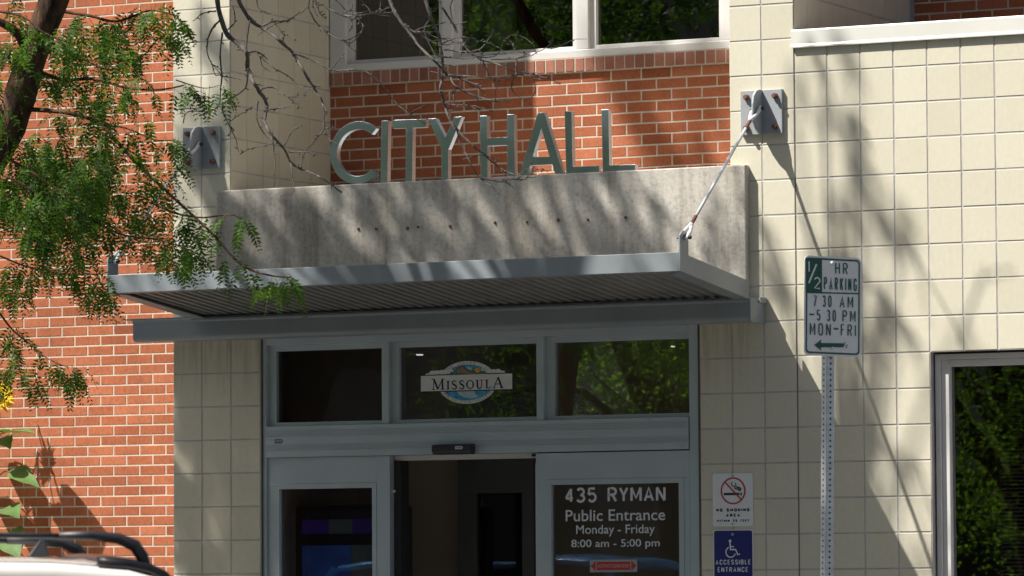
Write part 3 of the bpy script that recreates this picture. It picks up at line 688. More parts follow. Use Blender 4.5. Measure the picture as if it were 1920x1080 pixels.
# no smoking sign : local units = metres about its centre
def px_local(x, y, O, Y):
    p = at(x, y, Y); return (p.x-O.x, p.z-O.z)
YS = -.006
q0, q1 = at(1336, 888, YS), at(1412, 986.5, YS)
Ons = Vector(((q0.x+q1.x)/2, YS, (q0.z+q1.z)/2)); sw, sh = q1.x-q0.x, q0.z-q1.z
b = MB(); b.prism([Ons+FX*u+FZ*v for u, v in rrect(sw, sh, .016)], (0, .004, 0)); ns = b.build('no_smoking_sign', M['white'])
tag(ns, 'white no smoking sign with red circle on the cream blocks beside the door', 'sign')
def zl(x, y, O=Ons): return px_local(1320+x/5.4, 880+y/5.4, O, YS)   # reading off the enlarged photo
c0 = zl(296, 218); rr = .0735; b = MB(); strip(b, ell(c0[0], c0[1], rr, rr, 0, 360, 40), .009, Ons, FX, FZ, FN, .0022)
strip(b, [(c0[0]-rr*.70, c0[1]+rr*.70), (c0[0]+rr*.70, c0[1]-rr*.70)], .0085, Ons, FX, FZ, FN, .0028); b.build('prohibition_ring', M['red'], ns)
b = MB()
for xa, xb in ((202, 355), (362, 370), (376, 386)):
    p0, p1 = zl(xa, 263), zl(xb, 237); flat(b, [p0, (p1[0], p0[1]), p1, (p0[0], p1[1])], Ons, FX, FZ, FN, .0012)
for pts in ([(290, 125), (278, 145), (290, 168), (308, 172), (316, 195), (345, 200), (368, 218)], [(312, 132), (326, 148), (318, 168), (338, 180), (362, 186), (378, 205)]):
    strip(b, [zl(*p) for p in pts], [.004, .006, .006, .006, .007, .008, .010][:len(pts)] if len(pts) == 7 else [.004, .006, .006, .007, .008, .009], Ons, FX, FZ, FN, .0016+.0002*len(pts) % 3)
b.build('cigarette_symbol', M['ink'], ns, fixn=False)
for body, r_ in (('NO SMOKING', (125, 430, 462, 392)), ('AREA', (222, 483, 366, 447)), ('WITHIN 25 FEET', (128, 535, 460, 505))):
    p0, p1 = zl(r_[0], r_[1]), zl(r_[2], r_[3]); swrite(body, (p0[0], p0[1], p1[0], p1[1]), .0062 if r_[1] < 500 else .0050, Ons, FX, FZ, FN, M['ink'], ns, .0012, .40)
def screw(p, parent, r=.006, m='galv', d=FN):
    b = MB(); b.tube([p, p+d*.003, p+d*.005], [r, r, r*.6], 10); b.build('screw', M[m], parent)
for y in (64, 552): u = zl(289, y); screw(Ons+FX*u[0]+FZ*u[1]+FN*.0005, ns)
# accessible entrance sign
q0 = at(1337.2, 993.5, YS); q1 = at(1412, 993.5, YS); aw = q1.x-q0.x; ah = aw*1.5
Oas = Vector(((q0.x+q1.x)/2, YS, q0.z-ah/2)); b = MB(); b.prism([Oas+FX*u+FZ*v for u, v in rrect(aw, ah, .016)], (0, .004, 0)); ac = b.build('accessible_entrance_sign', M['white'])
tag(ac, 'dark blue accessible entrance sign with wheelchair symbol below the no smoking sign', 'sign')
b = MB(); flat(b, rrect(aw-.011, ah-.011, .012), Oas, FX, FZ, FN, .0008); b.build('blue_field', M['blue'], ac)
def za(x, y): return zl(x, y, Oas)
b = MB(); p = za(265, 725); flat(b, ell(p[0], p[1], .0085, .0085, 0, 360, 16)[:-1], Oas, FX, FZ, FN, .0018)
strip(b, [za(264, 735), za(268, 785), za(268, 812), za(322, 812), za(344, 866), za(366, 855)], [.008, .008, .009, .009, .008, .007], Oas, FX, FZ, FN, .0022)
strip(b, [za(268, 783), za(306, 783)], .006, Oas, FX, FZ, FN, .0026)
p = za(272, 838); strip(b, ell(p[0], p[1], .0295, .0295, 112, 342, 24), .0068, Oas, FX, FZ, FN, .0030); b.build('wheelchair_symbol', M['white'], ac, fixn=False)
for body, r_ in (('ACCESSIBLE', (118, 966, 474, 912)), ('ENTRANCE', (140, 1042, 448, 988))):
    p0, p1 = za(r_[0], r_[1]), za(r_[2], r_[3]); swrite(body, (p0[0], p0[1], p1[0], p1[1]), .0052, Oas, FX, FZ, FN, M['white'], ac, .0016, .38)
u = za(291, 658); screw(Oas+FX*u[0]+FZ*u[1]+FN*.0012, ac, .008)

# lettering on the sliding door glass
YG = .053
def zd(x, y): p = at(1020+x/5.6857, 890+y/5.6857, YG); return p
for body, r_, bo in (('435 RYMAN', (222, 291, 1297, 134), .020), ('Public Entrance', (232, 490, 1292, 372), .012), ('Monday - Friday', (344, 655, 1182, 536), .012), ('8:00 am - 5:00 pm', (292, 793, 1234, 690), .012)):
    p0, p1 = zd(r_[0], r_[1]), zd(r_[2], r_[3]); zz0 = (zd(r_[0], r_[1]).z+zd(r_[2], r_[1]).z)/2
    zc = (zd((r_[0]+r_[2])/2, (r_[1]+r_[3])/2)).z; hh = abs(r_[1]-r_[3])/5.6857/(8687/28.0)
    if body[0] == '4': swrite(body, (p0.x, zc-hh/2, p1.x, zc+hh/2), .0150, Vector((0, YG, 0)), FX, FZ, FN, M['vinyl'], sd, .001, .20); continue
    write(body, (p0.x, zc-hh/2, p1.x, zc+hh/2), Vector((0, YG, 0)), FX, FZ, FN, M['vinyl'], sd, bold=bo*.6, off=.001)
# automatic door sticker
p0, p1 = zd(490, 1040), zd(994, 905); Os = Vector(((p0.x+p1.x)/2, YG, (p0.z+p1.z)/2)); w_, h_ = p1.x-p0.x, .0725
b = MB(); flat(b, rrect(w_, h_, .006), Os, FX, FZ, FN, .001); stk = b.build('door_sticker', plain('sticker_grey', (.30, .34, .33), .4, vary=.05)); tag(stk, 'red double arrow sticker low on the sliding door glass', 'sticker')
b = MB(); bw_ = w_*.352; flat(b, [(-bw_, -h_*.34), (bw_, -h_*.34), (bw_, h_*.34), (-bw_, h_*.34)], Os, FX, FZ, FN, .0018)
for s in (-1, 1):
    pts = [(s*w_*.375, -h_*.42), (s*w_*.485, 0), (s*w_*.375, h_*.42)]; flat(b, pts if s > 0 else pts[::-1], Os, FX, FZ, FN, .0018)
b.build('red_arrows', M['red'], stk)
write('AUTOMATIC SLIDING DOOR', (-bw_*.93, -h_*.13, bw_*.93, h_*.13), Os, FX, FZ, FN, plain('sticker_text', (.6, .45, .45), .5), stk, off=.0026)

# city seal on the middle transom glass
YT = .082
def zs_(x, y): p = at(780+x/9.6, 670+y/9.6, YT); return p
Oc = zs_(925, 460); Oc.y = YT
def ls(x, y): p = zs_(x, y); return (p.x-Oc.x, p.z-Oc.z)
seal = empty('city_seal', Oc); tag(seal, 'oval city seal with mountains and name banner on the middle transom glass', 'emblem')
e0, e1 = ls(395, 455), ls(1455, 455); ea = (e1[0]-e0[0])/2; t0, t1 = ls(925, 68), ls(925, 838); eb_ = (t0[1]-t1[1])/2; ec = ((e0[0]+e1[0])/2, (t0[1]+t1[1])/2)
def layer(name, polys, m, off):
    b = MB()
    for i, p in enumerate(polys): flat(b, p, Oc, FX, FZ, FN, off+i*.00006)
    return b.build(name, M[m], seal, fixn=False)
layer('seal_ring', [ell(ec[0], ec[1], ea, eb_, 0, 360, 48)[:-1]], 'white', .0004)
layer('seal_line', [ell(ec[0], ec[1], ea*.885, eb_*.835, 0, 360, 48)[:-1]], 'ink', .0008)
layer('seal_sky', [ell(ec[0], ec[1], ea*.875, eb_*.823, 0, 360, 48)[:-1]], 'sky_blue', .0012)
def loc(*pts): return [ls(*p) for p in pts]
for nm_, pts in (('seal_water', [(730, 615), (800, 690), (880, 720), (980, 735), (1120, 720), (1060, 640), (1040, 605)]), ('seal_cloud', [(900, 160), (1010, 190), (1000, 250), (940, 215)]), ('seal_cloud', [(1180, 180), (1250, 200), (1290, 260), (1170, 250)])):
    layer(nm_, [loc(*pts)[::-1]], 'pale_blue', .0016)
cl = []
for (x, y, rx, ry) in [(300, 280, 60, 40), (375, 275, 45, 42), (460, 270, 60, 42), (530, 265, 55, 45), (620, 255, 55, 48), (1310, 258, 55, 35), (1400, 250, 50, 38), (1480, 248, 55, 38), (1555, 262, 55, 22), (230, 305, 60, 16)]:
    p = ls(x, y); k = .203/62*1/9.6
    cl.append(ell(p[0], p[1], rx*.00036, ry*.00034, 0, 360, 16)[:-1])
for k_i, c_i in enumerate(cl): layer('seal_cloud', [c_i], 'white', .0020+.00006*k_i)
layer('seal_sun', [ell(*ls(1110, 235), .0165, .0155, 0, 360, 20)[:-1]], 'sunny', .0030)
layer('seal_mountain_edge', [loc((600, 395), (640, 300), (830, 135), (950, 240), (1020, 235), (1110, 290), (1200, 245), (1270, 270), (1360, 372))[::-1]], 'ink', .0034)
layer('seal_mountain', [loc((620, 388), (650, 305), (832, 150), (945, 255), (1020, 250), (1110, 302), (1200, 258), (1262, 282), (1338, 365))[::-1]], 'mount', .0040)
layer('seal_forest', [loc((545, 395), (600, 310), (645, 250), (690, 310), (740, 265), (770, 315), (810, 265), (840, 315), (862, 272), (890, 315), (918, 275), (945, 330), (975, 300), (1010, 330), (1045, 378))[::-1]], 'fir', .0046)
bn = loc((95, 615), (1740, 570), (1738, 290), (95, 335))
layer('banner_edge', [[(bn[0][0], bn[0][1]-.006), (bn[1][0], bn[1][1]-.006), (bn[2][0], bn[2][1]+.006), (bn[3][0], bn[3][1]+.006)]], 'ink', .0028)
layer('banner', [bn], 'white', .0052)
# seriffed name, drawn stroke by stroke
nm = MB(); oc = [.0058]
def stroke(pts, wd):
    oc[0] += .00004; strip(nm, [ls(*p) for p in pts], [q*.00034 for q in (wd if hasattr(wd, '__len__') else [wd]*len(pts))], Oc, FX, FZ, FN, oc[0])
def serif(x, y, w_): stroke([(x-w_/2, y), (x+w_/2, y)], 13)
TH, TN = 34, 16
# M
stroke([(330, 395), (320, 580)], TN); stroke([(328, 390), (403, 578)], TH); stroke([(400, 578), (482, 392)], TN); stroke([(480, 390), (488, 580)], TH); serif(310, 394, 45); serif(500, 390, 45); serif(322, 582, 60); serif(488, 578, 70)
# I
stroke([(585, 432), (585, 572)], TH-4); serif(585, 432, 56); serif(585, 573, 60)
for cx, yo in ((697, 0), (832, -3)):
    stroke([(cx+38, 455+yo), (cx+20, 428+yo), (cx-10, 424+yo), (cx-34, 445+yo), (cx-30, 475+yo), (cx+4, 497+yo), (cx+34, 520+yo), (cx+38, 552+yo), (cx+10, 574+yo), (cx-22, 570+yo), (cx-44, 540+yo)], [12, 16, 22, 26, 28, 32, 30, 26, 22, 18, 12])
stroke(ell_ := [(981+58*math.cos(R(t)), 490-74*math.sin(R(t))) for t in range(0, 361, 18)], [34-18*abs(math.sin(R(t))) for t in range(0, 361, 18)])
stroke([(1112, 415), (1112, 520), (1126, 552), (1150, 562), (1178, 550), (1190, 515)], [32, 32, 28, 22, 20, 16]); stroke([(1191, 520), (1191, 412)], TN); serif(1108, 415, 58); serif(1192, 412, 50)
stroke([(1282, 410), (1282, 550)], TH-4); stroke([(1270, 552), (1345, 550), (1358, 510)], [16, 16, 10]); serif(1280, 410, 60)
stroke([(1484, 362), (1412, 545)], TN); stroke([(1484, 355), (1552, 543)], TH); stroke([(1440, 482), (1520, 480)], 13); serif(1412, 549, 56); serif(1552, 545, 66)
nm.build('lettering', M['ink'], seal, fixn=False)
def arcwrite(body, t0, t1, r0, up):
    a0, b0 = ea*r0, eb_*r0; n = len(body)
    for i, ch in enumerate(body):
        if ch == ' ': continue
        t = R(t0+(t1-t0)*i/(n-1)); p = (ec[0]+a0*math.cos(t), ec[1]+b0*math.sin(t))
        tx, ty = -a0*math.sin(t), b0*math.cos(t); l = math.hypot(tx, ty); sg = -1 if up else 1
        tx, ty = sg*tx/l, sg*ty/l; U2 = FX*tx+FZ*ty; V2 = FX*(-ty)+FZ*tx
        hw = .0028 if ch in 'I' else .0055
        write(ch, (-hw if ch != 'I' else -.0012, -.0062, hw if ch != 'I' else .0012, .0062), Oc+FX*p[0]+FZ*p[1], U2, V2, FN, MG, seal, off=.0011)
MG = plain('grey_ink', (.16, .16, .17), .5)
arcwrite('THE GARDEN CITY', 138, 40, .915, True); arcwrite('HUB OF FIVE VALLEYS', 213, 327, .915, False)

# ------------------------------------------------------------------ parking sign on its post
Yp = -4.75
pc = at(1561.5, 574.5, Yp); az = R(53)
Nn_ = Vector((math.sin(az), -math.cos(az), 0)); U0 = Vector((math.cos(az), math.sin(az), 0)); rl = R(1.1)
Us = U0*math.cos(rl)-Vector((0, 0, 1))*math.sin(rl); Vs = Vector((0, 0, 1))*math.cos(rl)+U0*math.sin(rl)
root = empty('parking_sign', (pc.x, pc.y, 0)); tag(root, 'white and green half hour parking sign on a perforated metal post', 'sign')
SW, SH = .305, .457
b = MB(); b.prism([pc+Us*u+Vs*v for u, v in rrect(SW, SH, .024)], -Nn_*.003); pan = b.build('sign_panel', M['sign_white'], root)
def frame_ring(w_, h_, r, t, off, m, nm_):
    b = MB(); o_ = rrect(w_, h_, r); i_ = rrect(w_-2*t, h_-2*t, r-t*.6); n = len(o_)
    b.add([pc+Us*u+Vs*v+Nn_*off for u, v in o_+i_], [(k, (k+1) % n, n+(k+1) % n, n+k) for k in range(n)]); return b.build(nm_, m, pan, fixn=False)
frame_ring(SW-.017, SH-.017, .019, .008, .0008, M['green'], 'green_border')
def lp(x, y):   # enlarged sign picture -> panel units
    return ((x-378)/(620-128+44)*.292*1.0, (508-y)/(965-45)*SH*.985)
def lpx(x, y):
    # bilinear on the quad of the enlarged picture
    tl, tr, brq, blq = (112, 32), (680, 62), (660, 985), (90, 955)
    v = (y-(tl[1]+(tr[1]-tl[1])*(x-tl[0])/568))/923; xl = tl[0]+(blq[0]-tl[0])*v; xr = tr[0]+(brq[0]-tr[0])*v
    u = (x-xl)/(xr-xl); return ((u-.5)*SW, (.5-v)*SH)
b = MB(); P_ = [lpx(124, 55), lpx(118, 372), lpx(280, 378), lpx(284, 64)]; flat(b, P_, pc, Us, Vs, Nn_, .0013); 
strip(b, [lpx(120, 376), lpx(640, 391)], .0065, pc, Us, Vs, Nn_, .0016); b.build('green_field', M['green'], pan, fixn=False)
def pw(body, r_, m, bold=.0, off=.002):
    p0, p1 = lpx(r_[0], r_[1]), lpx(r_[2], r_[3]); swrite(body, (p0[0], p0[1], p1[0], p1[1]), .0064, pc, Us, Vs, Nn_, m, pan, off, .62)
SGN = M['green']
pw('1', (138, 188, 168, 82), M['sign_white'], .015, .0022); pw('2', (198, 343, 266, 236), M['sign_white'], .015, .0022)
b = MB(); strip(b, [lpx(148, 290), lpx(228, 115)], .0085, pc, Us, Vs, Nn_, .0022); b.build('fraction_bar', M['sign_white'], pan, fixn=False)
pw('HR', (412, 207, 540, 105), SGN, .012); pw('PARKING', (297, 352, 628, 250), SGN, .012)
pw('7', (188, 508, 228, 405), SGN, .012); pw('30', (280, 512, 374, 408), SGN, .012); pw('AM', (452, 520, 590, 418), SGN, .012)
pw('5', (220, 640, 262, 538), SGN, .012); pw('30', (322, 645, 415, 542), SGN, .012); pw('PM', (478, 652, 612, 550), SGN, .012)
b = MB(); strip(b, [lpx(150, 580), lpx(196, 582)], .0075, pc, Us, Vs, Nn_, .002)
strip(b, [lpx(388, 716), lpx(436, 718)], .0075, pc, Us, Vs, Nn_, .002); b.build('dash', SGN, pan, fixn=False)
pw('MON', (150, 773, 362, 668), SGN, .012); pw('FRI', (458, 783, 612, 680), SGN, .012)
b = MB(); flat(b, [lpx(192, 865), lpx(264, 918), lpx(258, 887), lpx(486, 889), lpx(487, 853), lpx(260, 846), lpx(266, 816)], pc, Us, Vs, Nn_, .002); b.build('arrow', SGN, pan, fixn=False)
b = MB()
for x, y in ((495, 858), (515, 882)): u, v = lpx(x, y); flat(b, [(u-.004, v-.009), (u+.001, v-.009), (u+.005, v+.009), (u, v+.009)], pc, Us, Vs, Nn_, .002)
b.build('scuff', MG, pan, fixn=False)
for x, y in ((380, 105), (374, 900)):
    u, v = lpx(x, y); p = pc+Us*u+Vs*v; b = MB(); b.tube([p, p+Nn_*.006, p+Nn_*.011], [.0085, .0085, .004], 10); b.build('bolt', M['rod'], root)
# square perforated post, tilted a little like the panel
azp = R(-34); up_ = Vs; hs = .0222
Np = Vector((math.sin(azp), -math.cos(azp), 0)); Up = Vector((math.cos(azp), math.sin(azp), 0))
axis0 = pc-Nn_*.040-up_*(pc.z)
b = MB(); zt = pc.z+.20
def PP(a_, c_2, h_): return axis0+Up*a_+Np*c_2+up_*h_
crn = [(-hs, -hs), (hs, -hs), (hs, hs), (-hs, hs)]
b.add([PP(*c_2, -.3) for c_2 in crn]+[PP(*c_2, zt) for c_2 in crn], [(0, 1, 5, 4), (1, 2, 6, 5), (2, 3, 7, 6), (3, 0, 4, 7), (4, 5, 6, 7)])
post = b.build('post', M['galvpost'], root, bevel=.004)
b = MB()
for i in range(int(zt/.0254)):
    h_ = i*.0254+.012
    for fn, fu in ((Np, Up), (Up, -Np)):
        c_3 = axis0+up_*h_+fn*(hs+.0006); b.add([c_3+fu*.0056*math.cos(R(a_))+up_*.0056*math.sin(R(a_)) for a_ in range(0, 360, 45)], [tuple(range(8))])
b.build('perforations', M['ink'], post, fixn=False)

# ------------------------------------------------------------------ leaves
class Foliage:
    def __init__(s): s.v = []; s.f = []; s.n = 0
    def frond(s, B, d, L, rg, npair=10, ll=.026, lw=.010, droop=.8):
        "one pinnate leaf: a drooping stalk with pairs of small leaflets"
        d = d.normalized(); p = Vector(B); step = L/npair
        side = d.cross(Vector((rg.gauss(0, .5), rg.gauss(0, .5), 1)))
        side = side.normalized() if side.length > .05 else d.orthogonal().normalized()
        pts = [p.copy()]
        for i in range(npair+1):
            d = (d+Vector((0, 0, -droop/npair))+Vector((rg.gauss(0, .03), rg.gauss(0, .03), rg.gauss(0, .02)))).normalized()
            p = p+d*step; pts.append(p.copy())
            side = (side-d*side.dot(d)); side = side.normalized() if side.length > 1e-4 else d.orthogonal().normalized()
            if i == 0: continue
            nrm = side.cross(d); sc = (.65+.5*math.sin(math.pi*min((i+.5)/npair, 1)))
            for sg in (-1, 1):
                if rg.random() < .06: continue
                ax = (side*sg*.86+d*.45+nrm*rg.gauss(.0, .22)).normalized(); wv = ax.cross(nrm+side*rg.gauss(0, .35)).normalized()
                l_ = ll*sc*rg.uniform(.8, 1.15); w2 = lw*sc*.5
                s.v += [tuple(p), tuple(p+ax*l_*.38+wv*w2), tuple(p+ax*l_), tuple(p+ax*l_*.42-wv*w2)]
                s.f.append((s.n, s.n+1, s.n+2, s.n+3)); s.n += 4
        # stalk
        t = Vector((.0012, 0, 0)); a, m_, e = pts[0], pts[len(pts)//2], pts[-1]
        s.v += [tuple(a-t), tuple(a+t), tuple(m_+t), tuple(m_-t), tuple(e)]
        s.f += [(s.n, s.n+1, s.n+2, s.n+3), (s.n+3, s.n+2, s.n+4)]; s.n += 5
    def leaf(s, p, ax, l_, w2, rg):
        ax = ax.normalized(); o = ax.orthogonal().normalized(); wv = (o*math.cos(a := rg.uniform(0, 6.28))+ax.cross(o)*math.sin(a)).normalized()
        s.v += [tuple(p), tuple(p+ax*l_*.4+wv*w2), tuple(p+ax*l_), tuple(p+ax*l_*.4-wv*w2)]; s.f.append((s.n, s.n+1, s.n+2, s.n+3)); s.n += 4
    def build(s, name, m, parent):
        me = bpy.data.meshes.new(name); me.from_pydata(s.v, [], s.f); me.materials.append(m); me.update()
        o = lk(bpy.data.objects.new(name, me), parent)
        if parent.type == 'EMPTY': o.matrix_parent_inverse = Matrix.Translation(-parent.location)
        return o

rt = random.Random(21)
TY = -3.7
tree = empty('honey_locust_tree', (-3.75, TY, 0)); tag(tree, 'feathery green tree with dark trunk and bare grey twigs in front of the entrance', 'tree')
def T(x, y, dy=0.0): return at(x, y, TY+dy)
def spline(pts, sub=4):
    out = []
    for i in range(len(pts)-1):
        p0, p1, p2, p3 = pts[max(i-1, 0)], pts[i], pts[i+1], pts[min(i+2, len(pts)-1)]
        for k in range(sub):
            t = k/sub; out.append(.5*((2*p1)+(p2-p0)*t+(2*p0-5*p1+4*p2-p3)*t*t+(3*p1-p0-3*p2+p3)*t**3))
    out.append(pts[-1]); return out
limb = [Vector((-3.75, TY, -.2)), Vector((-3.62, TY, 1.2)), Vector((-3.42, TY+.02, 2.6)), T(-62, 395), T(18, 235), T(62, 100), T(112, -30), T(160, -190), T(215, -400), T(240, -700)]
rad = [.20, .16, .13, .098, .090, .080, .074, .066, .056, .040]
lp_ = spline(limb, 5); rl_ = np.interp(np.linspace(0, len(rad)-1, len(lp_)), range(len(rad)), rad)
b = MB(); b.tube(lp_, [r_*(1+rt.gauss(0, .035)) for r_ in rl_], 14)
fork = T(8, 290)
upper = [[fork, T(-140, 60, .2), T(-330, -260, .5), T(-480, -800, .8)], [T(112, -30), T(250, -260, .3), T(480, -520, .5), T(760, -800, .4)], [T(215, -400), T(40, -700, -.3), T(-160, -1100, -.5)],
         [T(48, 95), T(30, 60, -.1), T(-20, 35, -.2), T(-120, 20, -.5)]]
urad = [[.055, .05, .04, .02], [.045, .04, .03, .015], [.04, .03, .014], [.028, .024, .02, .012]]
for pl, ra in zip(upper, urad):
    sp = spline(pl, 5); b.tube(sp, np.interp(np.linspace(0, len(ra)-1, len(sp)), range(len(ra)), ra), 9)
# leafy branches read from the photo: (points, start radius)
leafy = [([(75, 135), (120, 150), (175, 148), (240, 165), (300, 168), (345, 160)], .012, .1),
         ([(55, 205), (130, 212), (190, 235), (250, 300), (330, 375), (400, 440), (450, 495), (500, 515), (545, 520)], .013, .0),
         ([(20, 300), (70, 330), (120, 365), (170, 410), (230, 440), (300, 450), (360, 470)], .010, -.3),
         ([(0, 480), (45, 498), (90, 508), (150, 520), (200, 552)], .006, -.2),
         ([(0, 588), (25, 620), (60, 648), (78, 665), (105, 680), (130, 690)], .006, .1),
         ([(110, 20), (170, 30), (220, 40), (280, 20), (330, 30)], .010, .2),
         ([(90, 60), (150, 105), (200, 130), (250, 120), (300, 70)], .008, .3),
         ([(285, 380), (330, 400), (380, 408), (430, 402), (455, 412)], .007, .0),
         ([(10, 330), (60, 360), (60, 420), (100, 460), (150, 470)], .008, -.4),
         ([(190, 235), (235, 240), (290, 262), (330, 262)], .006, .2),
         ([(-20, 20), (40, 30), (80, 60), (130, 80)], .008, -.3), ([(-30, 150), (0, 200), (15, 260), (5, 330)], .008, -.3), ([(330, 150), (380, 165), (412, 160)], .004, .1)]
brn = []
for pl, r0, dy in leafy:
    sp = spline([T(x, y, dy) for x, y in pl], 5); b.tube(sp, np.linspace(r0, r0*.3, len(sp)), 6); brn.append(sp)
trunk = b.build('trunk', M['bark'], tree, smooth=True)

fo = Foliage()
def spray(p, n, rg, L=(.12, .19), down=.9, out=None):
    for _ in range(n):
        a = rg.uniform(0, 2*math.pi); d = Vector((math.cos(a), math.sin(a), rg.uniform(-.9, .4)-down*.5))
        if out is not None: d += out*.9
        fo.frond(p+Vector((rg.gauss(0, .012), rg.gauss(0, .02), rg.gauss(0, .012))), d, rg.uniform(*L), rg, rg.randint(7, 9), .034, .0130, rg.uniform(.6, 1.6))
dens = [5, 5, 6, 4, 4, 6, 5, 5, 6, 5, 6, 5, 5]
for (sp, dn) in zip(brn, dens):
    L_ = 0
    for i in range(2, len(sp)):
        L_ += (sp[i]-sp[i-1]).length
        if L_ > .055: spray(sp[i], max(dn-3+rt.randint(-1, 1), 1), rt); L_ = 0
    spray(sp[-1], dn+1, rt, out=(sp[-1]-sp[-3]).normalized())
# leaf masses: photo position, spread, number of sprays
mass = [(40, 330, 55, 45, 30), (120, 340, 60, 45, 42), (200, 350, 50, 55, 26), (120, 300, 60, 30, 24), (60, 390, 50, 30, 18), (150, 400, 60, 28, 20), (250, 400, 50, 35, 16), (300, 420, 45, 35, 18), (350, 450, 35, 30, 16), (285, 460, 45, 20, 12), (80, 430, 50, 18, 10),
        (150, 60, 60, 50, 20), (230, 90, 50, 40, 20), (280, 40, 50, 30, 16), (120, 130, 40, 40, 12), (210, 160, 45, 35, 12), (170, 200, 45, 30, 12), (20, 40, 40, 40, 16), (20, 130, 30, 60, 8), (250, 230, 30, 20, 6), (290, 290, 30, 30, 6), (220, 280, 30, 25, 7), (160, 270, 40, 25, 9), (90, 500, 70, 16, 9), (180, 540, 45, 14, 5), (20, 520, 25, 20, 6), (10, 640, 16, 45, 6), (45, 690, 25, 20, 5), (110, 700, 30, 14, 4), (530, 535, 25, 14, 6), (360, 415, 40, 18, 7), (300, 340, 40, 22, 8)]
for (x, y, sx, sy, n) in mass:
    for _ in range(round(n*(.22 if x > 245 and y > 330 else .84 if y > 290 else .50))):
        p = T(x+rt.gauss(0, sx*.75), y+rt.gauss(0, sy*.75), rt.gauss(0, .30)); spray(p, rt.randint(3, 5), rt)

# high crown above the picture: its shade falls on the front of the building
def crownspray(p, n, rg):
    for _ in range(n):
        a = rg.uniform(0, 6.283); d = Vector((math.cos(a), math.sin(a), rg.uniform(-.9, .3)))
        fo.frond(p+Vector((rg.gauss(0, .05), rg.gauss(0, .05), rg.gauss(0, .05))), d, rg.uniform(.13, .2), rg, 6, .055, .024, rg.uniform(.4, 1.2))
rc = random.Random(5)
high = MB()
# places on the front (photo position), spread and number of leaf sprays whose shade lands there
shade = [(425, 380, 35, 35, 26), (430, 460, 35, 40, 24), (470, 480, 40, 20, 9), (512, 430, 10, 60, 10), (575, 400, 20, 50, 15), (625, 450, 24, 50, 16), (590, 475, 40, 22, 9), (655, 365, 40, 14, 9), (660, 470, 20, 30, 8),
         (735, 455, 18, 45, 10), (720, 385, 22, 18, 5), (790, 370, 45, 18, 13), (800, 450, 14, 45, 7), (850, 375, 35, 22, 10), (850, 460, 20, 34, 8), (890, 420, 14, 40, 5), (950, 380, 30, 18, 4), (940, 460, 30, 22, 6), (1000, 430, 12, 40, 3), (1075, 420, 14, 45, 4), (1040, 480, 40, 14, 4), (1130, 400, 14, 35, 3), (1200, 430, 12, 45, 4), (1170, 480, 40, 12, 4), (1250, 400, 14, 45, 3), (1340, 430, 14, 50, 3), (1385, 420, 14, 60, 3),
         (380, 30, 26, 30, 9), (412, 130, 12, 50, 9), (350, 250, 24, 26, 9), (400, 340, 30, 25, 14), (395, 205, 24, 16, 7), (335, 150, 8, 20, 2), (400, 285, 26, 24, 7), (330, 340, 14, 30, 6),
         (650, 270, 40, 50, 28), (720, 260, 30, 50, 25), (790, 265, 40, 50, 30), (860, 265, 40, 50, 30), (930, 265, 40, 50, 30), (1010, 260, 40, 50, 28), (1090, 260, 40, 50, 26), (1150, 280, 30, 50, 16),
         (250, 540, 50, 14, 30), (330, 530, 50, 14, 30), (410, 525, 50, 12, 28), (490, 520, 50, 12, 26), (560, 517, 40, 12, 24), (630, 514, 40, 12, 22), (700, 508, 14, 12, 4), (830, 502, 24, 12, 6), (910, 498, 12, 10, 3), (960, 495, 12, 10, 3), (1060, 492, 16, 10, 4), (1190, 486, 40, 10, 14), (1250, 486, 20, 10, 8), (300, 610, 60, 18, 14), (420, 610, 60, 18, 14),
         (370, 690, 40, 40, 26), (450, 690, 40, 40, 26), (360, 790, 36, 50, 26), (450, 790, 36, 50, 26), (355, 900, 30, 50, 24), (450, 890, 36, 50, 26), (360, 1010, 36, 50, 26), (450, 1000, 40, 50, 26), (560, 700, 50, 50, 30), (650, 690, 50, 50, 24), (540, 820, 40, 50, 26), (620, 810, 40, 50, 24), (700, 790, 40, 50, 18), (570, 940, 50, 60, 30), (660, 930, 40, 60, 24), (720, 900, 30, 50, 14), (600, 1040, 60, 40, 24), (700, 1040, 40, 40, 14),
         (1590, 200, 16, 40, 4), (1612, 290, 12, 40, 5), (1640, 380, 18, 28, 5), (1562, 340, 12, 60, 3), (1560, 440, 14, 40, 4), (1650, 530, 14, 34, 5), (1690, 450, 20, 26, 3), (1620, 600, 12, 50, 4), (1450, 470, 14, 50, 3), (1690, 600, 10, 40, 3), (1620, 800, 16, 60, 5), (1700, 840, 12, 40, 2), (1745, 1040, 10, 30, 3), (1600, 700, 12, 40, 3), (1525, 70, 25, 6, 1), (1590, 80, 8, 18, 2), (1480, 140, 8, 40, 2), (1800, 600, 14, 16, 1), (1420, 400, 12, 60, 2)]
shadeB = [(1170, 97, 36, 5, 10), (1250, 92, 36, 5, 10), (1325, 86, 20, 6, 8), (1160, 150, 30, 30, 4), (1200, 200, 25, 25, 5), (1290, 240, 30, 25, 6), (1330, 180, 20, 20, 3), (1250, 270, 40, 20, 4), (1240, 90, 50, 6, 4), (1350, 110, 14, 14, 4), (1320, 60, 12, 30, 2)]
def smallspray(p, n, rg):
    for _ in range(n):
        a = rg.uniform(0, 6.283); d = Vector((math.cos(a)*.6-.2, math.sin(a)*.6-.2, rg.uniform(-1.1, .1)))
        fo.frond(p+Vector((rg.gauss(0, .02), rg.gauss(0, .02), rg.gauss(0, .02))), d, rg.uniform(.10, .15), rg, 6, .042, .018, rg.uniform(.4, 1.2))
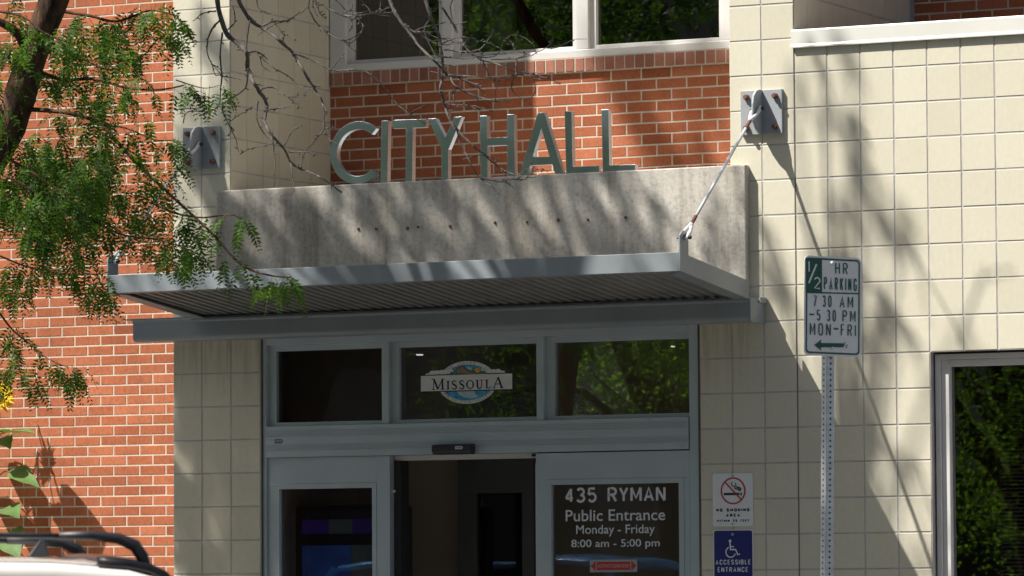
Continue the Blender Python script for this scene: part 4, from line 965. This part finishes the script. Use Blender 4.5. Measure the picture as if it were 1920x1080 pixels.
def cast(lst, Y0, heavy):
    for (x, y, sx, sy, n) in lst:
        c_4 = rc.uniform(2.3, 4.6)
        for _ in range(round(n*heavy)):
            h = min(max(c_4+rc.gauss(0, .35), 2.1), 6.0)+max(Y0, -.1); gy = rc.gauss(0, sy*.62); p = at(x+rc.gauss(0, sx*.62)+.3*gy, y+gy, Y0)-SUN*h
            smallspray(p, rc.randint(2, 4), rc)
        if Y0 < -1: continue
        c_5 = at(x, y, Y0)-SUN*(c_4+Y0); tip = c_5+Vector((rc.gauss(0, .2), rc.gauss(0, .1), rc.uniform(-.7, -.35)))
        hub = Vector((-3.9, TY, 8.2)) if c_5.x > -6 else Vector((-4.3, TY, 7.6))
        mid = (c_5+hub)*.5+Vector((0, 0, .5)); sp = spline([hub, mid, c_5, tip], 5); high.tube(sp, np.linspace(.018, .004, len(sp)), 5)
cast([q_ for q_ in shade if q_[0] < 760 and q_[1] > 600], -.02, 1.3)
cast([q_ for q_ in shade if not (q_[0] < 760 and q_[1] > 600)], -.02, .68); cast(shadeB, 1.27, 1.7)
cast([(1553, 760, 10, 90, 26), (1553, 980, 10, 90, 26), (1553, 640, 10, 40, 12)], -4.75, 1)
# thin bare twigs of the crown whose shade can be told apart on the walls
for pts, h, r_ in (([(1800, 650), (1812, 600), (1828, 560), (1838, 525), (1870, 512), (1905, 505)], 2.1, .008), ([(1812, 660), (1800, 630), (1780, 590), (1750, 540), (1720, 480), (1700, 440)], 2.2, .007), ([(1835, 545), (1850, 500)], 2.1, .005),
                   ([(655, 340), (675, 375), (695, 410), (708, 440), (718, 470)], 2.4, .010), ([(520, 380), (540, 430), (560, 480)], 2.6, .009), ([(1195, 330), (1205, 380), (1220, 430), (1230, 480)], 2.5, .008), ([(1240, 350), (1262, 400), (1275, 460)], 2.7, .007), ([(1500, 400), (1525, 480), (1560, 560), (1575, 640)], 2.6, .008), ([(1400, 330), (1425, 420), (1470, 520), (1480, 640)], 2.5, .008), ([(1590, 660), (1605, 740), (1625, 820)], 2.8, .010), ([(1690, 850), (1720, 960), (1760, 1080)], 3.0, .009)):
    high.tube([at(x, y, 0)-SUN*h for x, y in pts], np.linspace(r_, r_*.5, len(pts)), 6)
k_ = 0
while k_ < 2600:                       # the rest of the crown, over the pavement
    a = rc.uniform(0, 6.283); r_ = math.sqrt(rc.random()); p = Vector((-5.4+4.2*r_*math.cos(a), -6.2+2.6*r_*math.sin(a), rc.uniform(5.8, 10)))
    hh_ = TY-p.y; lx, lz = p.x+SA*hh_, p.z-SB*hh_
    if -3.3 < lx < -1 and 3.2 < lz < 5.4 and rc.random() < .8: continue
    if p.z+SB*p.y > 1.1 or (p-CAM).normalized().dot(FWD) > .9905: continue
    k_ += 1; crownspray(p, 3, rc)
hp = [T(240, -700), Vector((-3.9, TY, 8.2)), Vector((-4.3, TY, 9.2)), Vector((-5.2, TY-.1, 10.3))]
high.tube(spline(hp, 5), np.linspace(.045, .02, 16), 8)
high.tube(spline([T(-480, -800, .8), Vector((-4.6, TY+.1, 7.2)), Vector((-4.3, TY, 7.6))], 5), np.linspace(.03, .02, 11), 8)
high.build('limb', M['bark'], tree, smooth=True)
crown = fo.build('crown', M['leaf'], tree)

# bare twigs hanging across the top of the picture
bare = [([(330, -330), (360, -150), (400, -40), (410, 15), (423, 60), (447, 82), (463, 100), (465, 127), (477, 157), (497, 187), (500, 207), (496, 227), (510, 253), (533, 280), (547, 307), (567, 318), (597, 330), (640, 360)], .019, .004, [
            [(463, 100), (482, 97), (497, 107), (515, 128), (545, 145), (565, 163), (590, 167)], [(465, 127), (460, 165), (432, 185), (417, 200), (428, 232), (440, 255), (448, 285)],
            [(413, 35), (393, 63), (388, 97), (397, 120), (403, 140)], [(417, 60), (413, 100), (415, 140), (412, 190), (397, 208), (352, 210), (343, 232)], [(500, 207), (520, 203), (546, 200)], [(510, 253), (516, 300), (514, 350)], [(484, 190), (482, 225), (495, 250), (512, 270)],
            [(533, 275), (548, 245), (568, 235)], [(493, 165), (515, 165), (540, 182), (572, 180)], [(405, 20), (380, 25), (362, 40)], [(423, 60), (440, 40), (437, 10)], [(540, 285), (570, 285), (596, 290)], [(545, 305), (552, 360)]]),
        ([(400, -300), (430, -120), (445, -10), (470, 37), (497, 55), (523, 75), (550, 100), (567, 130), (585, 160), (603, 187), (613, 215)], .016, .004, [
            [(492, 48), (515, 40), (537, 39), (553, 30), (577, 12), (583, -20), (600, -80)], [(577, 12), (582, 23), (595, 45), (618, 65), (645, 77), (658, 80), (673, 67), (683, 46)], [(550, 100), (572, 107), (590, 115), (618, 130), (637, 133), (680, 132), (710, 153), (740, 190), (767, 213), (797, 233)],
            [(468, 38), (464, 70), (462, 97)], [(605, 190), (608, 240), (592, 262), (570, 290), (565, 315)], [(585, 160), (600, 163)], [(480, -20), (485, 15), (508, 26)], [(530, 80), (534, 62)], [(620, 130), (635, 112), (645, 100)], [(608, 245), (618, 262), (634, 270)]]),
        ([(640, -330), (690, -140), (727, -10), (747, 33), (767, 60), (787, 87), (813, 113), (840, 140), (853, 160), (883, 177), (930, 190), (955, 190)], .013, .003, [
            [(747, 33), (775, 60), (800, 74), (823, 83), (850, 83)], [(770, 62), (800, 50), (836, 42)], [(790, 90), (788, 102)], [(853, 160), (850, 200), (838, 215)], [(840, 140), (880, 143), (930, 145), (985, 138)], [(760, 50), (790, 66), (812, 78)], [(595, -30), (640, 10), (660, 27), (694, 26)]]),
        ([(720, -320), (770, -140), (795, -10), (808, 32), (822, 66), (828, 105), (830, 140), (826, 168), (833, 193), (842, 222), (862, 248), (888, 274), (907, 288), (935, 313), (967, 328), (1004, 332)], .014, .003, [
            [(842, 222), (855, 240), (863, 267), (883, 307), (900, 334), (920, 348), (940, 358)], [(900, 334), (930, 340), (960, 336), (985, 336)], [(828, 105), (865, 110), (900, 105), (950, 100)], [(830, 140), (862, 147), (895, 158), (930, 145)], [(868, 300), (900, 290), (938, 302)], [(838, 196), (880, 198), (925, 208)], [(808, 32), (796, 60), (815, 100), (822, 115)], [(833, 93), (873, 97), (900, 92), (917, 73), (926, 55)]]),
        ([(760, -320), (800, -120), (822, -5), (833, 20), (850, 45), (867, 80), (893, 107), (920, 117), (945, 124)], .010, .003, [
            [(920, 112), (967, 110), (997, 103), (1023, 90)], [(850, 45), (845, 20), (848, -5)], [(893, 107), (930, 104), (943, 80), (949, 72)], [(867, 80), (840, 72), (815, 78)], [(905, 112), (925, 150), (968, 142), (988, 136)]]),
        ([(600, -330), (600, -150), (592, -5), (606, 10), (640, 28), (670, 30), (696, 24)], .008, .003, [[(596, 2), (600, 25), (612, 35)], [(640, 28), (660, 34), (672, 36)]])]
limbB = MB(); hubp = [T(215, -400, .05), T(330, -345, .25), T(480, -340, .35), T(640, -335, .45), T(770, -330, .5)]
limbB.tube(spline(hubp, 5), np.linspace(.05, .018, 21), 9); limbB.build('bare_limb', M['twig'], tree, smooth=True)
BY = .45
for pl, r0, r1, subs in bare:
    mb = MB()
    def put(pts, ra, rb, spur=True):
        dy = BY+rt.gauss(0, .02); k0 = pts[0]
        ctrl = [T(x, y, BY+.012*i*rt.gauss(0, 1)) for i, (x, y) in enumerate(pts)]
        sp = spline(ctrl, 4); n_ = len(sp); rr_ = np.linspace(ra, rb, n_)
        rr_ = [r_*(1+.28*(rt.random() < .22)+rt.gauss(0, .05)) for r_ in rr_]
        mb.tube([p+Vector((rt.gauss(0, .0014), rt.gauss(0, .0014), rt.gauss(0, .0014))) for p in sp], rr_, 6)
        if spur:
            for i in range(2, n_-1):
                if rt.random() < .38:
                    d = Vector((rt.gauss(0, 1), rt.gauss(0, .6), rt.gauss(0, 1))).normalized(); l_ = rt.choice([.006, .008, .012, .02])
                    mb.tube([sp[i], sp[i]+d*(rr_[i]+l_*.6), sp[i]+d*(rr_[i]+l_)], [.0035, .0034, .0016], 5)
    put(pl, r0*.82, r1*.85)
    for sb in subs: put(sb, .0048 if len(sb) > 4 else .0036, .0018)
    src = [pl]+[q_ for q_ in subs if len(q_) > 3]
    for _ in range(11):                    # fine side twigs
        q_ = rt.choice(src); i = rt.randrange(1, len(q_)); x, y = q_[i]
        if y < -40: continue
        a = rt.uniform(-.5, 1.3) if rt.random() < .75 else rt.uniform(1.6, 3.4); l_ = rt.uniform(10, 24); pts = [(x, y)]
        for k in range(rt.randint(2, 4)):
            a += rt.gauss(0, .45); x += l_*math.cos(a); y += l_*math.sin(a)*.75; pts.append((x, y))
        put(pts, .0027, .0012)
    mb.build('bare_branch', M['twig'], tree, smooth=True)

# ------------------------------------------------------------------ trees across the street (seen in the glass)
def street_tree(loc, hgt, rad_, nleaf, label, sd_, zb=.16, grp='trees lining the far side of the street'):
    rg = random.Random(sd_); root = empty('street_tree', loc); tag(root, label, 'tree', grp); L0 = Vector(loc)
    b = MB(); fork_ = hgt*.30
    b.tube([L0+Vector((0, 0, -.1)), L0+Vector((.05, 0, fork_*.5)), L0+Vector((0, .05, fork_))], [.18, .14, .12], 10)
    f = Foliage(); cl_ = []
    for i in range(26):
        a = rg.uniform(0, 6.283); t = rg.random(); z = hgt*(zb+(.96-zb)*t); r_ = rad_*math.sqrt(rg.random())*(1.05-.5*abs(t-.35)); cl_.append(L0+Vector((r_*math.cos(a), r_*math.sin(a), z)))
    for i, c in enumerate(cl_):
        b.tube(spline([L0+Vector((0, .05, fork_*rg.uniform(.8, 1))), (L0+Vector((0, 0, fork_))+c)*.5+Vector((0, 0, .3)), c], 4), np.linspace(.06, .012, 9), 6)
        for _ in range(nleaf//26):
            v = Vector((rg.gauss(0, 1), rg.gauss(0, 1), rg.gauss(0, .75))); p = c+v*(.42+.1*rg.random()); f.leaf(p, Vector((rg.gauss(0, 1), rg.gauss(0, 1), rg.gauss(-.4, .8))), rg.uniform(.03, .068), rg.uniform(.010, .019), rg)
    b.build('trunk', M['bark'], root, smooth=True); f.build('crown', M['leaf2'], root)
street_tree((-5.4, -18.6, 0), 9.0, 2.6, 44000, 'nearer bushy street tree mirrored in the right hand window', 31, .20)
street_tree((-9.4, -18.9, 0), 10.4, 2.5, 44000, 'street tree mirrored in the right transom above the door', 32, .34)
street_tree((-13.6, -18.6, 0), 11.0, 2.8, 38000, 'tall street tree mirrored in the upper windows', 33, .58)
street_tree((-19.0, -20.5, 0), 10.2, 3.0, 14000, 'farthest street tree of the mirrored row', 34, .4)
street_tree((.2, -18.9, 0), 6.6, 2.2, 16000, 'small round street tree mirrored at the edge of the right window', 35, .2)
# building across the street
fb = empty('brown_building', (-16, -36, 0)); tag(fb, 'brown building across the street mirrored dimly in the window glass', 'building')
b = MB(); b.box((-70, -42, 0), (40, -36, 19)); b.build('wall', M['farwall'], fb)
b = MB(); b.box((-70.2, -42.2, 19), (40.2, -35.8, 19.3)); b.build('roof', M['soil'], fb)
for i in range(30):
    for k in range(5):
        b = MB(); x = -66+i*3.3; z = 1.2+k*3.7; b.box((x, -36.0, z), (x+1.5, -35.95, z+2.0)); b.build('window', M['carglass'], fb)

# ------------------------------------------------------------------ cars
def car(root, O, L, W, paint, rails=True, H=1.69):
    "O = rear roof centre on the ground, L = unit vector to the rear, W = unit vector to the left/far side"
    Zv = Vector((0, 0, 1)); up = Zv
    def P(l, w_, z): return O-L*l+W*w_+up*z      # l: metres ahead of the rear end of the roof
    # stations: l, z_bottom, z_belt, z_roof, half width body, half width roof
    st = [(-.62, .42, .80, .82, .74, .70), (-.55, .30, .98, 1.00, .84, .78), (-.40, .24, 1.05, 1.12, .90, .74), (-.18, .22, 1.06, 1.46, .92, .68), (.0, .22, 1.05, H-.052, .93, .655), (.12, .22, 1.05, H-.020, .93, .655), (.35, .22, 1.04, H-.003, .93, .66), (.9, .22, 1.02, H+.006, .93, .66), (1.6, .22, 1.0, H-.006, .93, .65), (2.2, .22, .98, H-.05, .93, .63),
          (2.55, .22, .97, 1.47, .93, .63), (3.0, .22, .97, 1.12, .92, .68), (3.35, .22, .96, .98, .90, .74), (3.8, .24, .88, .90, .87, .74), (4.1, .30, .74, .76, .76, .68)]
    body = MB(); rings = []
    for l, zb, zt, zr, hb_, hr in st:
        rings.append([P(l, -hb_*.93, zb), P(l, -hb_, zb+.22), P(l, -hb_, zt-.12), P(l, -hb_*.95, zt), P(l, hb_*.95, zt), P(l, hb_, zt-.12), P(l, hb_, zb+.22), P(l, hb_*.93, zb)])
    n = 8; vs = [p for r_ in rings for p in r_]; fs = []
    for i in range(len(st)-1):
        for k in range(n): fs.append((i*n+k, i*n+(k+1) % n, (i+1)*n+(k+1) % n, (i+1)*n+k))
    fs += [tuple(range(n)), tuple((len(st)-1)*n+k for k in range(n-1, -1, -1))]
    body.add(vs, fs); bo = body.build('body', paint, root, smooth=False, bevel=.03)
    gl = MB(); idx = range(2, 13); vs = []; fs = []
    for i in idx:
        l, zb, zt, zr, hb_, hr = st[i]; zr2 = max(zr-.035, zt); vs += [P(l, -hb_*.93, zt-.02), P(l, -hr, zr2), P(l, hr, zr2), P(l, hb_*.93, zt-.02)]
    m_ = len(idx)
    for i in range(m_-1):
        for k in range(3): fs.append((i*4+k, i*4+k+1, i*4+k+5, i*4+k+4))
    fs += [(0, 1, 2, 3), ((m_-1)*4+3, (m_-1)*4+2, (m_-1)*4+1, (m_-1)*4)]
    gl.add(vs, fs); gl.build('window_glass', M['carglass'], root)
    rf = MB(); ii = range(4, 10); pr = [(-1, -.045), (-1.0, -.020), (-.97, -.004), (-.86, .010), (-.5, .022), (0, .027), (.5, .022), (.86, .010), (.97, -.004), (1.0, -.020), (1, -.045)]
    vs = []; stn = []
    for i in ii: stn.append(st[i])
    fine = []
    for i in range(len(stn)-1):
        for t in (0, .34, .67): fine.append([stn[i][k]+(stn[i+1][k]-stn[i][k])*t for k in range(6)])
    fine.append(list(stn[-1]))
    for l, zb, zt, zr, hb_, hr in fine:
        for a_, dz in pr: vs.append(P(l, a_*(hr+.012), zr+dz))
    k_n = len(pr); fs = [(i*k_n+k, i*k_n+k+1, (i+1)*k_n+k+1, (i+1)*k_n+k) for i in range(len(fine)-1) for k in range(k_n-1)]
    fs += [tuple(range(k_n)), tuple((len(fine)-1)*k_n+k for k in range(k_n-1, -1, -1))]
    rf.add(vs, fs); rfo = rf.build('roof', paint, root, smooth=True)
    for s in (-1, 1):
        for l0, z0, l1, z1 in ((2.2, H-.08, 3.15, 1.0), (1.15, H-.05, 1.0, 1.0), (.0, H-.09, -.38, 1.05)):
            pb = MB(); hr = .655; pb.tube([P(l0, s*hr*1.0, z0), P(l1, s*.885, z1)], .035, 6); pb.build('pillar', paint, root)
    for lw_ in (-.15+.35, 3.0):
        for s in (-1, 1):
            wl = empty('wheel', P(lw_, s*.80, .33)); wl.parent = root; wl.matrix_parent_inverse = root.matrix_world.inverted() if False else Matrix.Translation(-root.location)
            c = P(lw_, s*.80, .33); 
            tb = MB(); tb.tube([c-W*.10, c-W*.09, c+W*.09, c+W*.10], [.30, .33, .33, .30], 28); t_ = tb.build('tyre', M['tyre'], wl); t_.matrix_parent_inverse = Matrix.Translation(-wl.location)
            rb = MB(); rb.tube([c+W*s*.09, c+W*s*.108], [.21, .19], 20); r_o = rb.build('rim', M['rim'], wl)
    for s in (-1, 1):
        hb2 = MB(); hb2.box((-.12, -.02, -.05), (.12, .02, .05)); 
        hl = MB(); hl.prism([P(4.0, s*.50, .66), P(4.0, s*.72, .66), P(3.88, s*.80, .74), P(3.95, s*.55, .76)], -L*.05); hl.build('headlight', M['white'], root)
        tl = MB(); tl.prism([P(-.57, s*.60, .82), P(-.57, s*.80, .82), P(-.50, s*.82, .98), P(-.50, s*.62, .98)], L*.04); tl.build('tail_light', M['red'], root)
    if rails:
        for s in (-1, 1):
            rb = MB(); wv = s*.60
            def rz(l): return H+.090-.026*((l-1.05)/1.0)**2*.55
            pts = [P(.29+i*.147, wv, rz(.36+i*.14)) for i in range(11)]; rb.tube(pts, .009, 8)
            fin_ = [P(.33, wv, rz(.40)), P(.23, wv, rz(.3)+.003), P(.145, wv, rz(.2)-.004), P(.095, wv, rz(.2)-.026), P(.072, wv, H+.02), P(.06, wv, H-.02)]
            rb.tube(fin_, [.012, .0155, .0175, .020, .0195, .019], 10)
            f2_ = [P(1.72, wv, rz(1.7)), P(1.80, wv, rz(1.8)-.004), P(1.86, wv, H+.02), P(1.90, wv, H-.04)]; rb.tube(f2_, [.017, .02, .024, .022], 10)
            rb.build('roof_rail', M['satin'], rfo, smooth=True)
        ab = MB(); ab.add([P(.275, -.022, H+.026), P(.275, .022, H+.026), P(.345, .010, H+.025), P(.345, -.010, H+.025), P(.288, -.005, H+.078), P(.288, .005, H+.078), P(.303, .004, H+.080), P(.303, -.004, H+.080)],
       [(0, 1, 5, 4), (1, 2, 6, 5), (2, 3, 7, 6), (3, 0, 4, 7), (4, 5, 6, 7), (3, 2, 1, 0)]); ab.build('antenna', M['satin'], rfo, bevel=.004)
    return rfo

# white estate car in the road, close to the camera
pn = CAM+ray(268, 1050)*14.2; view = Vector((-.522, .853, 0)).normalized(); rgt = Vector((.853, .522, 0)).normalized()
Lc = (rgt*.989+view*.147).normalized(); Wc = (-rgt*.147+view*.989).normalized()
Oc_ = Vector((pn.x, pn.y, -.15))+Wc*.60+Lc*.07
wc = empty('white_car', (Oc_.x, Oc_.y, -.15)); tag(wc, 'white car roof with black roof rails and fin antenna at the lower left', 'car')
rfo = car(wc, Oc_, Lc, Wc, M['carwhite'], H=1.838)
sp_ = MB(); Hh = 1.838
def PC(l, w_, z): return Oc_-Lc*l+Wc*w_+Vector((0, 0, z))
vs = []
for l, dz in ((.21, .012), (.12, .008), (.05, -.006), (.0, -.030), (-.025, -.062)):
    for w_ in (-.64, -.58, -.3, 0, .3, .58, .64): vs.append(PC(l, w_, Hh+dz+.012-.02*(abs(w_)/.64)**4+.010))
fs = [(i*7+k, i*7+k+1, (i+1)*7+k+1, (i+1)*7+k) for i in range(4) for k in range(6)]
sp_.add(vs, fs); so = sp_.build('rear_spoiler', M['carblack'], rfo, smooth=True); md = so.modifiers.new('solid', 'SOLIDIFY'); md.thickness = .03; md.offset = -1
# blue car at the kerb, only its mirror image shows in the glass of the doors
bc = empty('blue_car', (-3.7, -5.9, -.15)); tag(bc, 'blue parked car whose shining roof is mirrored in the door glass', 'car')
car(bc, Vector((-3.75, -6.0, -.15)), Vector((1, 0, 0)), Vector((0, 1, 0)), M['carblue'], rails=False, H=1.98)

# ------------------------------------------------------------------ sunflower by the left brick wall
sf = empty('sunflower', (-6.72, 2.1, 0)); tag(sf, 'yellow sunflower with broad green leaves against the left brick wall', 'plant')
rs = random.Random(3)
fc = at(-3, 744, 2.08)
b = MB(); b.tube(spline([Vector((-6.78, 2.1, -.02)), Vector((-6.76, 2.1, .9)), Vector((-6.74, 2.11, 1.9)), Vector((-6.735, 2.12, fc.z-.25)), Vector((-6.73, 2.13, fc.z-.03)), fc+Vector((-.01, .02, -.01))], 5), np.linspace(.013, .007, 26), 8)
stem = b.build('stem', M['stem'], sf, smooth=True)
fd = Vector((.35, -.9, .1)).normalized(); fu = fd.orthogonal().normalized(); fw = fd.cross(fu)
b = MB()
for ring in range(2):
    for i in range(20):
        a = 2*math.pi*(i+.5*ring)/20+rs.gauss(0, .08); dr = fu*math.cos(a)+fw*math.sin(a); tg = -fu*math.sin(a)+fw*math.cos(a)
        l_ = rs.uniform(.075, .098); r0 = .030; bend = rs.uniform(-.03, .02)+(-.012)*ring; wd = .013
        v = [fc+dr*r0-tg*.006, fc+dr*r0+tg*.006, fc+dr*(r0+l_*.45)+tg*wd+fd*.006, fc+dr*(r0+l_)+fd*bend, fc+dr*(r0+l_*.45)-tg*wd+fd*.006]
        b.add(v, [(0, 1, 2, 3, 4)])
b.build('petals', M['petal'], sf, fixn=False)
b = MB(); b.tube([fc-fd*.012, fc+fd*.002, fc+fd*.012, fc+fd*.014], [.030, .038, .030, .008], 18); b.build('flower_disc', M['disc'], sf, smooth=True)
def bigleaf(base, ax, up, L_, Wd, curl, name='leaf'):
    ax = ax.normalized(); sd_ = ax.cross(up).normalized(); nn = sd_.cross(ax); b = MB(); prof_ = [(0, .02), (.08, .32), (.2, .48), (.38, .5), (.6, .38), (.8, .2), (.93, .08), (1, .005)]
    vs = []
    for t, wq in prof_:
        c = base+ax*L_*t-Vector((0, 0, 1))*curl*t*t*L_
        for s in (-1, -.5, 0, .5, 1): vs.append(c+sd_*wq*Wd*s+nn*(.18*abs(s)*wq*Wd+.012*math.sin(t*14+s*3)*wq))
    b.add(vs, [(i*5+k, i*5+k+1, (i+1)*5+k+1, (i+1)*5+k) for i in range(len(prof_)-1) for k in range(4)]); b.build(name, M['sunleaf'], sf, smooth=True, fixn=False)
    pt = MB(); c0_ = Vector((-6.735, 2.12, base.z-.03)); pt.tube([c0_, (c0_+base)/2+Vector((0, 0, .015)), base], .004, 6); pt.build('leaf_stalk', M['stem'], stem)
bigleaf(at(8, 812, 2.02), Vector((1, -.15, .03)), Vector((.1, -.05, 1)), .28, .24, .06)
bigleaf(at(2, 822, 2.06), Vector((.9, -.6, -.15)), Vector((0, -.6, 1)), .16, .13, .35)
bigleaf(at(18, 884, 2.04), Vector((1, -.2, -.12)), Vector((.1, -.8, 1)), .28, .15, .30)
bigleaf(at(14, 1000, 2.04), Vector((.8, -.6, -.4)), Vector((.2, -1.2, .8)), .24, .22, .35)
for px, py, l_, wd, tx in ((70, 935, .24, .15, .3), (40, 900, .22, .13, -.2), (112, 975, .20, .11, .7), (60, 1000, .26, .17, .1), (98, 1030, .22, .15, .4), (25, 965, .24, .16, -.3), (138, 1020, .17, .10, .9), (18, 1040, .26, .18, 0), (85, 985, .20, .10, -.5), (150, 1050, .18, .13, .5)):
    g_ = at(px, py, 2.3); h = (g_.x+6.84)/SA; p = g_-SUN*h
    bigleaf(p+Vector((-.05, 0, .12)), Vector((.25+.4*tx, -.25, -1)), Vector((-.8, -1, .8)), l_, wd, .1)
for i in range(9):
    z = .4+i*.22; a = i*2.4; bigleaf(Vector((-6.74+.06*math.cos(a), 2.1+.04*math.sin(a)-.03, z)), Vector((math.cos(a), -abs(math.sin(a))-.2, .1)), Vector((0, -.4, 1)), rs.uniform(.2, .28), .2, .35)
